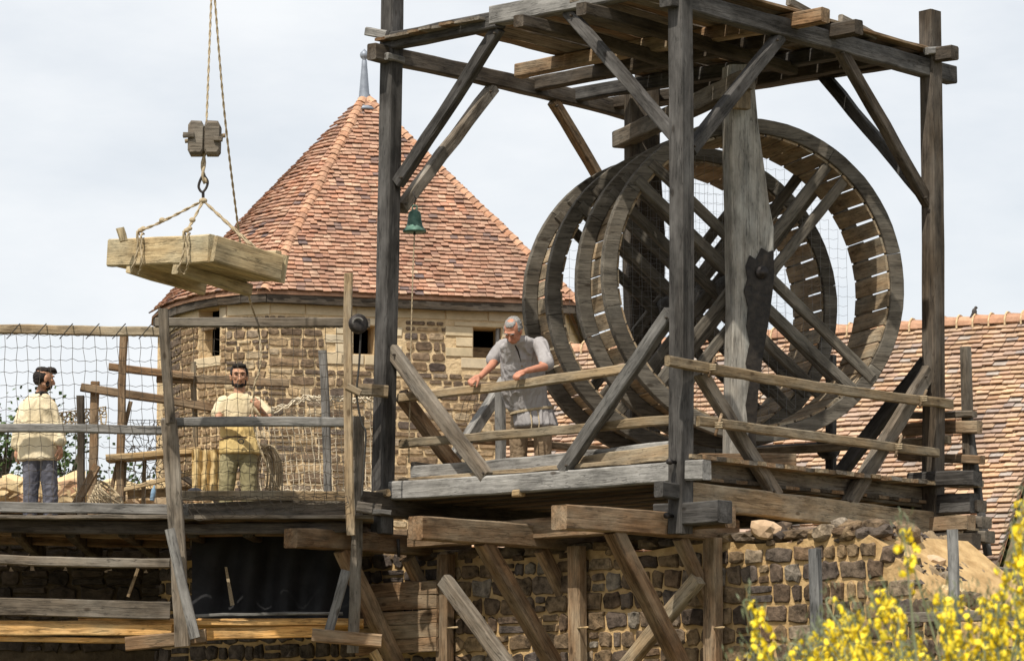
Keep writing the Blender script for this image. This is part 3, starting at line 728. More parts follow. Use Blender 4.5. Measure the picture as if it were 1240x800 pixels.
# roof deck of boards
Lab = (cB-cA).length; Lbc = (cC-cB).length; zDk = zT2+px(11)+.02
c3 = lambda s, t, z: Vector((cA.x, cA.y, z)) + Vector((cB.x-cA.x, cB.y-cA.y, 0))*s + Vector((cC.x-cB.x, cC.y-cB.y, 0))*t
s = -.01; k = 0
while s < 1.015:
    wv = random.uniform(.15, .2)/Lab; long = s > .235
    t0 = -.05 if s < .34 else -.02; t1 = random.uniform(1.0, 1.02) if long else .035
    timber('deck_board', crane, c3(s+wv/2, t0+random.uniform(-.006, .006), zDk), c3(s+wv/2, t1, zDk), wv*Lab-.004, .032, 'greyb' if k % 3 else 'brown', (0, 0, 1), ch=.004)
    s += wv; k += 1
for (a, b) in (((955, 2), (1012, 34)), ((1018, 22), (1060, 44))): timber('deck_batten', crane, PB(*a, .02), PB(*b, .02), .09, .06, 'greyb', nB)
# braces
for pl, a, b, h, m, o in ((PA, (482, 222), (604, 34), 17, 'dark', .0), (PD, (486, 252), (597, 106), 17, 'greyb', .0), (PD, (670, 122), (776, 305), 16, 'brown', 0),
    (PA, (688, 14), (818, 166), 15, 'dark', 0), (PB, (836, 182), (944, 44), 17, 'dark', 0), (PB, (1016, 58), (1124, 246), 17, 'darkb', 0), (PC, (984, 76), (1120, 238), 16, 'dark', 0),
    (PA, (474, 424), (590, 578), 19, 'greyb', 0), (PA, (812, 378), (682, 570), 18, 'greyd', 0), (PB, (846, 448), (940, 600), 19, 'greyb', 0), (PB, (1124, 450), (1026, 612), 21, 'greyb', 0),
    (PC, (1122, 438), (1012, 580), 19, 'dark', 0), (PD, (486, 478), (552, 566), 20, 'brown', 0), (PD, (612, 462), (548, 556), 17, 'grey', -.1)):
    tp('brace', crane, pl, a, b, h, 13, m, o)
    for s_ in (.035, .965):
        x_, y_ = a[0]+(b[0]-a[0])*s_, a[1]+(b[1]-a[1])*s_; q = pl(x_, y_, o+px(6.5)); tube('treenail', crane, [q-pl.n*.03, q+pl.n*.025], .013, 'darkb', 6)
# sills
tp('sill_beam', crane, PA, (462, 595), (856, 568), 24, 16, 'grey', -.01)
tp('sill_beam', crane, PB, (824, 598), (1180, 640), 32, 17, 'tan', -.01); tp('sill_stub', crane, PB, (797, 592), (822, 595), 19, 14, 'dark', .0)
tp('sill_beam', crane, PD, (434, 608), (800, 647), 30, 20, 'darkb', .0)
tp('sill_beam', crane, PC, (768, 640), (1180, 609), 26, 20, 'dark', .0)
tp('sill_stub', crane, PA, (800, 624), (878, 619), 27, 26, 'dark', -.02)
for a, b, h, m in (((1104, 582), (1184, 578), 20, 'dark'), ((1118, 636), (1176, 632), 20, 'brown'), ((1110, 655), (1182, 654), 20, 'darkb')):
    tp('sill_stub', crane, PC, a, b, h, 20, m, .12)
# wedge bolt on post B
for (x, y) in ((825, 560), (822, 625)): lathe('iron_bolt', crane, [(.018, 0), (.018, .16), (.03, .16), (.03, .2)], PA(x, y, .02)-Vector((0, 0, 0)), 'iron', 8, (R(90), 0, R(-44)))
# floor
zF = PA(640, 569).z + .005; t = -.0
k = 0
while t < .98:
    wv = random.uniform(.15, .21)/Lbc
    timber('floor_board', crane, c3(.0, t+wv/2, zF), c3(1.035+random.uniform(-.006, .006), t+wv/2, zF), wv*Lbc-.012, .045, ('tan', 'brown', 'greyb')[k % 3], (0, 0, 1), ch=.005)
    t += wv; k += 1
for s in (.22, .46, .7, .9): timber('floor_joist', crane, c3(s, .02, zF-.12), c3(s, .98, zF-.12), .12, .15, 'brown', nB)
t = .025; k = 0
while t < .97:
    wv = random.uniform(.17, .24)/Lbc
    timber('underfloor_board', crane, c3(.01, t+wv/2, zS1+.04), c3(.99, t+wv/2, zS1+.04), wv*Lbc-.008, .035, ('brown', 'darkb')[k % 2], (0, 0, 1), ch=.005); t += wv; k += 1
tp('floor_peg', crane, PA, (624, 597), (632, 597), 9, 12, 'fresh', .02)
# toe boards
tp('toe_board', crane, PA, (500, 575), (812, 545), 24, 8, 'grey', -.22); tp('toe_board', crane, PA, (690, 566), (815, 549), 24, 8, 'tan', -.17)
tp('toe_board', crane, PB, (845, 569), (1116, 603), 26, 9, 'greyb', -.14)
tp('toe_board', crane, PD, (500, 568), (770, 600), 20, 8, 'greyb', -.12)
# guard rails
tp('guard_rail', crane, PA, (484, 482), (762, 446), 12, 9, 'rail', -.13); tp('guard_rail', crane, PA, (486, 537), (812, 508), 12, 9, 'rail', -.13)
tp('guard_rail', crane, PB, (808, 437), (1152, 489), 13, 8, 'rail', .17); tp('guard_rail', crane, PB, (845, 509), (1135, 548), 12, 8, 'rail', .15)
tp('guard_rail', crane, PD, (560, 532), (770, 548), 10, 8, 'brown', -.1); tp('guard_rail', crane, PC, (795, 553), (1150, 532), 11, 8, 'tan', -.1)
for pl, x, y, hh, o in ((PA, 766, 446, 28, -.02), (PB, 866, 444, 24, .2), (PB, 1122, 482, 20, .22), (PB, 874, 514, 26, .2), (PB, 1092, 540, 26, .2)):
    p = pl(x, y-hh/2, o); q = pl(x+(0 if pl == PA else -8), y+hh/2, o); tube('peg', crane, [p, q], .016, 'brown', 6)
    V = []; F = []
    c = (p+q)/2
    for e in range(3): tubeverts(V, F, [c+Vector((math.cos(w_)*.04, math.sin(w_)*.05, (e-1)*.022+math.sin(w_)*.01)) for w_ in np.linspace(0, 2*PI, 9)], .008, 4, False)
    world_mesh('lashing', V, F, M['rope'], crane)

# ---------------------------------------------------------------- treadwheel
TH = R(19); wa = Vector((-math.sin(TH), math.cos(TH), 0)); wr = Vector((wa.y, -wa.x, 0)); WC = PY(913.5, 338.5, 48.15)
RO = 2.285*K; RI = RO-.205*K; T4 = [0, 1.05*K, 2.3*K, 3.3*K]
wheel = thing('double_treadwheel', 'great wooden double treadwheel of two drums on one axle', 'treadwheel', WC+wa*1.65*K-Vector((0, 0, RO)))
wheelrot = Matrix((wr, wa, Vector((0, 0, 1)))).transposed()
def WP(t, r, a): return WC+wa*t+wr*(r*math.cos(a))+Vector((0, 0, r*math.sin(a)))
nseg = 8
for t in T4:
    a0 = random.uniform(0, .4)
    for s in range(nseg):                    # felloes
        V = []; F = []; n_ = 9; sa = a0+2*PI*s/nseg+.002; ea = a0+2*PI*(s+1)/nseg-.002
        for i in range(n_+1):
            a = sa+(ea-sa)*i/n_; ro = RO+random.uniform(-.002, .002); c = .008; tt = random.uniform(-.003, .003)
            for (r_, y) in ((RI, -.05+c), (RI+c, -.05), (ro-c, -.05), (ro, -.05+c), (ro, .05-c), (ro-c, .05), (RI+c, .05), (RI, .05-c)):
                V.append((r_*math.cos(a), y+tt, r_*math.sin(a)))
        for i in range(n_):
            for j in range(8): F.append((i*8+j, i*8+(j+1) % 8, i*8+8+(j+1) % 8, i*8+8+j))
        F.append(tuple(range(8))); F.append(tuple(n_*8+j for j in range(7, -1, -1)))
        put('felloe', mesh('felloe', V, F), M['wheel'], wheel, WC+wa*t, wheelrot)
for d_ in (0, 2):
    t0, t1 = T4[d_], T4[d_+1]; nb = 50; rb = RI-.018
    for i in range(nb):
        a = 2*PI*(i+.3)/nb; wv = 2*PI*rb/nb-random.uniform(.012, .03)
        c = WC+wa*(t0+t1)/2+wr*rb*math.cos(a)+Vector((0, 0, rb*math.sin(a))); nrm = wr*math.cos(a)+Vector((0, 0, math.sin(a)))
        timber('tread_board', wheel, c-wa*((t1-t0)/2+.02), c+wa*((t1-t0)/2+.02), wv, .026, 'board', nrm, ch=.004, seg=2, jit=.002)
for t in T4:
    for ang, offs in ((R(51), (.16, -.16)), (R(-41), (.15, -.17))):
        for k_, o in enumerate(offs):
            o *= K; dv = wr*math.cos(ang)+Vector((0, 0, math.sin(ang))); pv_ = wr*-math.sin(ang)+Vector((0, 0, math.cos(ang)))
            hl_ = math.sqrt((RI+.1)**2-o*o); sh = (.035 if ang > 0 else -.035)
            timber('spoke', wheel, WC+wa*(t+sh)+pv_*o-dv*hl_, WC+wa*(t+sh)+pv_*o+dv*hl_, px(14), px(9), 'wheel', -wa)
axle = lathe('axle', wheel, [(.05, -.40*K), (.05, -.36*K), (.12, -.36*K), (.15, -.1*K), (.15, 3.6*K), (.12, 3.95*K), (.05, 3.95*K), (.05, 4.1*K)], WC, 'dark', 12, wheelrot @ Matrix.Rotation(R(-90), 3, 'X'))
for d_ in (1, 3):                             # fine safety nets closing the far face of each drum
    c = WC+wa*(T4[d_]+.07); h = RI
    crn = [c+wr*-h+Vector((0, 0, h)), c+wr*h+Vector((0, 0, h)), c+wr*h-Vector((0, 0, h)), c-wr*h-Vector((0, 0, h))]
    net('safety_net', None, crn, 30, 30, .0016, 'net_fine', 0, .004, 0, None, wheel, lambda p, c=c: (p-c).length < RI)
# ---------------------------------------------------------------- wheel support: two wide bearing posts
supp = thing('treadwheel_support', 'pair of broad hewn bearing posts carrying the treadwheel axle', 'support frame', WC+wa*1.65*K-Vector((0, 0, RO+.3)))
def PWt(t):
    n = wa; q = WC+wa*t
    def f(x, y, o=0):
        d = ray(x, y); return O0+d*((q-wa*o-O0).dot(n)/d.dot(n))
    f.n = -wa; return f
def shaped(name, tt, rows, dep, m):
    """post outlined by (y, x_left, x_right) pixels on the plane at axle distance tt, with real depth"""
    f = PWt(tt); V = []; F = []; n_ = len(rows)
    for (y, xl, xr) in rows:
        a = f(xl, y); b = f(xr, y); c = .02; e = (b-a).normalized()
        V += [a+wa*c, a+e*c, b-e*c, b+wa*c, b+wa*(dep-c), b-e*c+wa*dep, a+e*c+wa*dep, a+wa*(dep-c)]
    for i in range(n_-1):
        for j in range(8): F.append((i*8+j, i*8+(j+1) % 8, i*8+8+(j+1) % 8, i*8+8+j))
    F.append(tuple(range(8))); F.append(tuple((n_-1)*8+j for j in range(7, -1, -1)))
    V = np.array([tuple(v) for v in V]); b = V.mean(0)
    rot = Matrix((Vector((0, 0, 1)), wr, wa)).transposed(); inv = np.array(rot.transposed())
    return put(name, mesh(name, (V-b) @ inv.T, F), M[m], supp, Vector(b), rot)
M['bearing'] = wood('wood_bearing_post', (.14, .12, .095), (.31, .28, .24), (.36, .35, .32), .5)
shaped('bearing_post', -.38*K, [(78, 884, 912), (106, 883, 915), (150, 884, 919), (200, 885, 926), (245, 886, 932), (275, 887, 938), (310, 887, 938), (350, 888, 936), (385, 888, 932), (420, 887, 926), (470, 886, 919), (520, 885, 916), (590, 884, 916)], .24, 'bearing')
shaped('bearing_post', 3.85*K, [(100, 764, 800), (190, 764, 800), (280, 762, 806), (330, 762, 806), (400, 764, 802), (560, 764, 800), (640, 764, 800)], .24, 'darkb')
f = PWt(-.4*K)
M['burnt'] = simple('wood_greased_black', (.012, .010, .009), .45, (.04, .032, .025), 14, .4)
c = f(922, 330)   # greased bearing
V = []; F = []; prof = [(903, 322), (908, 309), (915, 314), (922, 300), (930, 305), (936.5, 303), (937.5, 330), (936, 350), (931.5, 385), (925.5, 420), (918.5, 470), (915.5, 520), (915.5, 560), (904, 560), (907, 520), (903, 490), (908, 462), (903, 440), (908, 415), (904, 395), (906, 372), (901, 352), (905, 338)]
fr = [f(*p)-wa*.003 for p in prof]; bk = [p+wa*.012 for p in fr]; n_ = len(fr); V = fr+bk; F = [tuple(range(n_))]+[(i, (i+1) % n_, (i+1) % n_+n_, i+n_) for i in range(n_)]
world_mesh('grease_stain', V, F, M['burnt'], supp)
lathe('bearing_cap', supp, [(.0, -.02), (.045, -.02), (.045, -.005), (.07, -.005), (.07, .05)], c-wa*.03, 'iron', 14, wheelrot @ Matrix.Rotation(R(-90), 3, 'X'))
zc_ = f(912, 100).z
nrw = wr*-1
def WL(x, y, z): return PZ(x, y, z)
a = PWt(-.75*K)(905, 96); b = a+wa*5.0*K; timber('cross_beam', supp, a, b, px(24), px(22), 'greyb', wr)
tp('key_block', supp, PWt(-.55*K), (898, 108), (898, 132), 22, 14, 'tan')
a = f(845, 560); b = f(960, 560); timber('foot_beam', supp, a, b, px(22), px(24), 'brown', -wa)
a = PWt(3.9*K)(700, 612); b = PWt(3.9*K)(860, 612); timber('foot_beam', supp, a, b, px(22), px(24), 'dark', -wa)
# ---------------------------------------------------------------- windlass behind the wheel
wl = thing('windlass', 'dark wooden roller with an iron bound hub below the right side of the wheel', 'windlass', PC(1005, 600, -.3))
tube('shaft', wl, [PC(868, 548, -.3), PC(1003, 541, -.3)], .06, 'dark', 10)
p = PC(1003, 541, -.3); V = []; F = []; d_ = (PC(1003, 541, -.3)-PC(868, 548, -.3)).normalized()
tube('hub', wl, [p-d_*.1, p-d_*.06, p+d_*.06, p+d_*.1], [.11, .14, .14, .11], 'dark', 12)
tp('stand', wl, PC, (1006, 430), (1006, 605), 13, 12, 'dark', -.45)

# ================================================================ brackets under the crane
zBk = PA(823, 639).z+.032
def vplane(p, q): return plane((p.x, p.y), (q.x-p.x, q.y-p.y))
spec = [('leftmost timber bracket under the crane, its beam end beside the black sheet', (352, 651), (563, 671), 25, (414, 664), (484, 812), 21, (494, 676), (538, 764), 17, 540, 'brown'),
        ('middle timber bracket below the crane, with the long slanting strut over the stone wall', (503, 639), (728, 660), 29, (584, 654), (676, 812), 22, (655, 664), (699, 756), 17, 698, 'brown'),
        ('right timber bracket below the front corner post of the crane', (677, 625), (886, 645), 29, (742, 640), (828, 812), 22, (823, 650), (867, 748), 17, 863, 'brown')]
brk = []
for lab, a, b, bh, s1, s2, sh, u1, u2, uh, wx, m in spec:
    P0 = PZ(*a, zBk); hd = Vector((dBC.x, dBC.y, 0)); vp = plane((P0.x, P0.y), (hd.x, hd.y)); P1 = vp(*b)
    P1 = P0+hd*((P1-P0).dot(hd)); P1.z = P0.z
    br = thing('timber_bracket', lab, 'bracket', Vector((P1.x, P1.y, 0)), 'timber brackets carrying the crane')
    timber('beam', br, P0, P1, px(bh), px(24), m, vp.n)
    A_ = vp(*s1); B_ = vp(*s2)
    timber('strut', br, A_, B_, px(sh), px(17), 'brown', vp.n)
    timber('short_strut', br, vp(*u1), vp(*u2), px(uh), px(14), 'brown', vp.n)
    q = PWL(wx, 665, .13); q2 = Vector((q.x, q.y, .3)); timber('wall_post', br, Vector((q.x, q.y, zBk-.1)), q2, px(21), px(16), 'brown', nA)
    tube('peg', br, [PWL(wx+2, 760, .2), PWL(wx+14, 759, .3)], .012, 'fresh', 5)
    brk.append((P0, P1, br))
tube('iron_strap', brk[0][2], [vplane(brk[0][0], brk[0][1])(482, 652, .16), vplane(brk[0][0], brk[0][1])(483, 674, .16)], .022, 'iron', 4)
pb = thing('wall_plate', 'long brown beam lying across the brackets beneath the crane floor', 'beam', PWL(690, 640, .3))
timber('plate_beam', pb, PWL(500, 652, .45), PWL(884, 625, .45), px(26), px(20), 'brown', nA)
pd = thing('diagonal_prop', 'grey timber prop slanting down behind the middle bracket against the stone wall', 'prop', PWL(590, 800, .35))
timber('prop_beam', pd, PWL(538, 702, .35), PWL(630, 826, .35), px(20), px(15), 'greyb', nA)
pd = thing('diagonal_prop', 'pale timber prop crossing behind the right bracket, rising to the right', 'prop', PWL(760, 800, .3))
timber('prop_beam', pd, PWL(846, 700, .3), PWL(745, 822, .3), px(18), px(15), 'tan', nA)
# boarded panel left of the wall
bpn = thing('board_wall', 'brown horizontal boarding beside the black sheet under the crane', 'boarding', PWL(480, 800, -.1))
for i, y in enumerate((712, 729, 746, 763, 780)): timber('board', bpn, PWL(432, y+5, .22), PWL(530, y-1, .22), px(18.2), .04, 'brown', nA)
# stone blocks and beams at the right wall end
wb = thing('wall_beam', 'weathered beam lying along the broken wall top at the right', 'beam', PC(1170, 700, .1))
tp('beam_log', wb, PB, (1108, 678), (1222, 697), 18, 20, 'greyb', .35)
tp('beam_log', wb, PB, (1100, 690), (1232, 716), 18, 20, 'brown', .6)

# ---------------------------------------------------------------- scaffold beyond the right corner post
ss = thing('side_scaffold', 'slim grey scaffold post with four short rails right of the crane', 'scaffold', PC(1170, 660, -.5))
tp('post', ss, PC, (1169, 420), (1173, 585), 13, 12, 'greyb', -.5); tp('raking_post', ss, PC, (1172, 500), (1196, 672), 10, 9, 'dark', -.5)
for a, b, h, m in (((1100, 503), (1180, 501), 9, 'greyb'), ((1096, 520), (1186, 517), 17, 'brown'), ((1090, 552), (1190, 557), 12, 'brown'), ((1090, 586), (1188, 585), 10, 'tan')):
    tp('rail', ss, PC, a, b, h, 12, m, -.42)
for y, x in ((612, 1180), (632, 1186), (650, 1190)): timber('packing_block', ss, PC(x-18, y, -.1), PC(x+9, y, -.1), px(16), px(22), 'greyb', nA)

# ================================================================ bell
bellt = thing('bell', 'green bronze bell hanging from the brace of the crane frame', 'bell', PD(502, 282, .1))
bt = PD(502, 281, .1)
lathe('bell_body', bellt, [(.128, .0), (.132, .012), (.112, .035), (.088, .075), (.076, .13), (.072, .19), (.060, .225), (.03, .245), (.02, .25)], bt, 'bronze', 24)
V = []; F = []; top = bt+Vector((0, 0, .25)); tubeverts(V, F, [top+Vector((math.cos(w_)*.028, 0, .02+math.sin(w_)*.03)) for w_ in np.linspace(0, 2*PI, 10)], .009, 5); world_mesh('crown_loop', V, F, M['bronze'], bellt)
tube('hook', bellt, [top+Vector((0, 0, .05)), top+Vector((.012, 0, .12)), PD(500, 232, .1)], .008, 'iron', 5)
tube('lever', bellt, [top+Vector((-.02, 0, .03)), top+Vector((.16, 0, .035))], .007, 'iron', 5)
tube('clapper', bellt, [bt+Vector((0, 0, .1)), bt+Vector((0, 0, .0)), bt+Vector((0, 0, -.03))], [.006, .012, .018], 'iron', 6)
rope('bell_rope', bellt, curve([bt+Vector((0, 0, -.02)), PD(500, 330, .1), PD(498, 400, .1), PD(497, 452, .1), PD(495, 560, .1)]), .008, 'rope')

# ================================================================ hoisted load
YL = 44.5
load = thing('hoisted_tray', 'pale wooden tray of thick planks hanging in rope slings from the hoist', 'tray', PY(245, 350, YL))
lc = PY(257, 302, YL); uL = Vector((-.66, .75, -.02)).normalized(); uR = Vector((.70, .62, -.44)).normalized()
Lq = plane((lc.x, lc.y), (uL.x, uL.y)); Lr = plane((lc.x, lc.y), (uR.x, uR.y))
def box8(name, parent, pts, m):
    """plank from 4 front corners (world) and a thickness vector"""
    return
pL = Lq(135, 307); pR = Lr(339, 325)
timber('side_plank', load, Lq(134, 307), Lq(256, 301), px(35)*.98, .09, 'load', Lq.n)
timber('side_plank', load, Lr(258, 301), Lr(338, 325), px(32), .09, 'load', Lr.n)
vR = (pR-Lr(257, 302)); vL = pL-Lq(257, 302); up1 = Vector((0, 0, 1))
timber('side_plank', load, Lq(140, 300)+vR*.98, Lq(256, 298)+vR*.98, px(34), .08, 'load', Lq.n)
timber('side_plank', load, Lr(258, 300)+vL*.96, Lr(330, 320)+vL*.96, px(30), .08, 'load', Lr.n)
nb_ = (vR.cross(vL)).normalized()
for k in range(7):
    s = (k+.5)/7; o = vL*s*.98+Vector((0, 0, -px(14))); timber('bottom_board', load, Lq(257, 302)+o, Lq(257, 302)+o+vR*.98, vL.length/7-.008, .03, 'load', nb_, ch=.004)
for xs_, ys_ in ((160, 321), (216, 322)):
    st = Lq(xs_, ys_+2); timber('skid', load, st-vR*.04-Vector((0, 0, .015)), st+vR*1.06-Vector((0, 0, .03)), px(13), px(15), 'load', nb_)
tp('corner_post', load, YL+.9, (344, 309), (338, 342), 12, 9, 'load'); tp('corner_post', load, YL+1.0, (146, 276), (150, 292), 10, 8, 'load')
# slings
ring = PY(246, 243, YL+.6)
for x_, top_ in ((166, (168, 281)), (222, (222, 278))):
    lo = Lq(x_-6, 327, .1); hi = Lq(x_, 284, .12); V = []; F = []
    pts = curve([hi+Vector((0, .15, .02)), hi+Vector((0, 0, .03)), Lq(x_+1, 300, .10), Lq(x_-3, 318, .11), lo, lo+Vector((.05, .1, -.03)), Lq(x_+6, 318, .1), Lq(x_+5, 300, .09), Lq(x_+5, 285, .1), hi+Vector((.05, .15, .03))], 5)
    rope('sling_loop', load, pts, .014, 'rope')
    kn = Lq(x_+4, 279, .05); m1 = kn.lerp(ring, .35)
    rope('sling_rope', load, curve([kn, m1+Vector((0, 0, -.015)), ring]), .015, 'rope'); 
    blob('knot', load, [('e', kn, (.032, .028, .026), None), ('e', kn+Vector((.03, 0, .02)), (.03, .03, .025), None)], M['rope'], .009, 1)
    blob('knot', load, [('e', m1, (.035, .03, .028), None)], M['rope'], .009, 1)
for q in (Lr(252, 282)+vL*.1+vR*.9, Lr(303, 297)): rope('sling_rope', load, [ring, q], .014, 'rope')
# pulley block
pb_ = thing('pulley_block', 'grey hewn wooden pulley block hanging on the hoist rope against the sky', 'pulley block', PY(248, 190, YL+.6))
c = PY(248, 168, YL+.6)
for s in (-1, 1):
    V = []; F = []
    prof = [(-.06, -.175), (.05, -.175), (.075, -.14), (.08, .12), (.055, .17), (-.05, .175), (-.08, .13), (-.082, -.13)]
    for yy, k in ((-.10, .86), (-.075, 1), (.075, 1), (.10, .86)):
        for (x_, z_) in prof: V.append((x_*k*1.02+s*.083, yy, z_*k))
    for e in range(3):
        for j in range(8): F.append((e*8+j, e*8+(j+1) % 8, e*8+8+(j+1) % 8, e*8+8+j))
    F.append(tuple(range(8))); F.append(tuple(31-j for j in range(8)))
    put('cheek', mesh('cheek', V, F), M['greyb'], pb_, c)
tube('axle_pin', pb_, [c+Vector((-.2, -.02, -.03)), c+Vector((.21, -.02, .03))], .022, 'tan', 6)
timber('wedge', pb_, c+Vector((-.21, -.11, .02)), c+Vector((-.10, -.11, .02)), .05, .05, 'greyb'); timber('wedge', pb_, c+Vector((.10, -.11, -.02)), c+Vector((.19, -.11, -.03)), .05, .05, 'greyb')
b0 = c-Vector((0, 0, .17)); rope('strop', pb_, curve([b0+Vector((0, 0, .05)), PY(246, 208, YL+.6), PY(249, 222, YL+.6)]), .026, 'rope')
V = []; F = []; hc = PY(246, 222, YL+.6)
tubeverts(V, F, curve([hc+Vector((.0, 0, .09)), hc+Vector((.045, 0, .02)), hc+Vector((.03, 0, -.05)), hc+Vector((-.01, 0, -.09)), hc+Vector((-.045, 0, -.04)), hc+Vector((-.03, 0, .03)), hc+Vector((0, 0, .09))], 4), .014, 6)
tubeverts(V, F, [hc+Vector((0, 0, -.08)), ring+Vector((0, 0, .03))], .016, 6); world_mesh('iron_hook', V, F, M['iron'], pb_)
blob('knot', load, [('e', ring, (.045, .04, .03), None)], M['rope'], .009, 1)
hr = rope('hoist_rope', None, [PY(250, 150, YL+.6), PY(257, -30, YL+.9)], .0125, 'rope'); tag(hr, 'straight hoist rope running up from the pulley block into the sky', 'rope')
# ================================================================ left scaffold
YS = 48.0
sc = thing('scaffold_platform', 'timber scaffold platform with rails where two workers stand', 'scaffold', PY(210, 860, YS))
zP = PY(200, 626, YS).z
def sp(name, a, b, h, d, m, Y=YS, **kw): return tp(name, sc, Y, a, b, h*1.04, d, m, **kw)
sp('rail', (-30, 398), (198, 402), 12, 9, 'tan', YS+.15); sp('rail', (188, 391), (448, 391), 12, 9, 'greyb', YS-.15)
sp('rail', (-30, 518), (212, 521), 11, 9, 'greyd', YS+.1); sp('rail', (196, 512), (420, 511), 12, 9, 'greyd', YS-.12)
sp('toe_board', (-30, 613), (228, 618), 13, 6, 'greyd', YS-.05); sp('toe_board', (218, 600), (418, 601), 12, 6, 'tan', YS+.2); sp('toe_board', (122, 624), (418, 614), 22, 5, 'greyb', YS+.35)
sp('rail', (190, 458), (350, 464), 11, 9, 'brown', YS+2.5); sp('rail', (132, 444), (235, 456), 10, 9, 'brown', YS+2.4)
sp('rail', (98, 469), (300, 501), 11, 9, 'brown', YS+2.5); sp('rail', (430, 471), (470, 474), 15, 10, 'tan', YS+.6); sp('rail', (420, 515), (448, 515), 10, 9, 'tan', YS+.6)
sp('post', (197, 374), (207, 512), 12, 10, 'greyb', YS-.4); sp('post', (205, 508), (221, 782), 19, 14, 'greyb', YS-.35); sp('post', (205, 640), (236, 772), 12, 10, 'greyd', YS-.7)
sp('post', (422, 331), (425, 648), 11, 11, 'tan', YS-.2); sp('post', (434, 504), (427, 790), 14, 12, 'greyb', YS+.15); sp('post', (391, 424), (398, 632), 11, 10, 'greyd', YS+2.6)
sp('post', (150, 406), (145, 628), 10, 9, 'brown', YS+1.8); sp('post', (115, 462), (111, 632), 11, 10, 'brown', YS+2.6); sp('post', (98, 479), (99, 640), 10, 9, 'darkb', YS+3.4)
sp('prop', (158, 486), (128, 626), 5, 5, 'brown', YS+1.9); sp('prop', (118, 563), (84, 624), 11, 9, 'brown', YS+2.2); sp('prop', (176, 548), (173, 626), 5, 5, 'tan', YS+2)
sp('post', (234, 438), (238, 600), 7, 8, 'tan', YS+2.6)
sp('packing_block', (420, 468), (437, 476), 9, 12, 'tan', YS-.5)
sp('bracket_block', (432, 613), (462, 617), 14, 10, 'darkb', YS-.2); sp('bracket_block', (452, 619), (474, 621), 6, 8, 'greyd', YS-.45)
sp('ledger', (-40, 635), (206, 638), 17, 9, 'darkb', YS+.15); sp('ledger', (214, 640), (421, 638), 13, 9, 'darkb', YS+.15)
# platform boards and joists
k = 0; Yb = YS+.05
while Yb < YS+5.75:
    a = PY(-60, 626, Yb); b = PY(452, 626, Yb); a.z = b.z = zP; wv = random.uniform(.17, .23)
    timber('platform_board', sc, a, b, wv, .04, 'brown' if k % 2 else 'greyb', (0, 0, 1), ch=.004); Yb += (wv-.004)/K; k += 1
for xx in (20, 85, 150, 232, 300, 365, 430):
    a = PY(xx, 626, YS+.35); b = Vector((a.x-.3+xx*.0015, a.y+5.2*K, 0)); a.z = b.z = zP-.12; timber('joist', sc, a, b, .15, .11, 'darkb', (1, 0, 0))
for y_, h, Y_ in ((648, 14, YS+1.3), (658, 12, YS+2.6)): sp('ledger', (-40, y_-8), (230, y_), h, 10, 'brown', Y_)
sp('ledger', (205, 642), (420, 640), 15, 12, 'brown', YS+.7)
sp('rail', (-30, 676), (206, 682), 12, 9, 'greyb', YS+.1); sp('rail', (-30, 733), (206, 739), 22, 7, 'greyb', YS+.1)
sp('strut', (167, 688), (155, 722), 4, 4, 'tan', YS+.3); sp('strut', (300, 632), (200, 560), 8, 8, 'darkb', YS+4.4)
# lower working platform, orange bounce light put into the colour of its boards
low = thing('lower_platform', 'lower platform of fresh planks with orange bounce light in their colour beneath the scaffold rails', 'platform', PY(210, 860, YS+.5))
zL = PY(200, 752, YS).z
for k in range(10):
    Yb = YS+.35+k*.27; a = PY((-50, 96, -50)[k % 3], 752, Yb); b = PY(440, 752, Yb); a.z = b.z = zL+random.uniform(-.01, .01)+(.03 if k % 3 == 1 else 0)
    timber('platform_board', low, a, b, .19, .05, 'orange', (0, 0, 1), ch=.005)
tp('edge_plank', low, YS+.2, (-40, 762), (208, 763), 15, 8, 'orange'); tp('edge_plank', low, YS+.3, (-40, 772), (205, 775), 7, 12, 'orange'); tp('edge_plank', low, YS+.25, (95, 744), (206, 748), 8, 7, 'orange')
tp('edge_plank', low, YS+.3, (215, 768), (400, 764), 15, 8, 'orange'); tp('edge_plank', low, YS+.2, (235, 745), (415, 742), 4, 8, 'greyd'); tp('edge_plank', low, YS+.5, (240, 752), (425, 755), 8, 8, 'orange')
tp('putlog', low, YS-.2, (152, 779), (250, 770), 18, 16, 'brown'); tp('putlog', low, YS-.3, (378, 768), (462, 776), 17, 14, 'brown')
tp('stake', low, YS-.2, (419, 690), (398, 764), 12, 8, 'greyd'); tp('stake', low, YS, (452, 788), (480, 840), 12, 8, 'fresh')
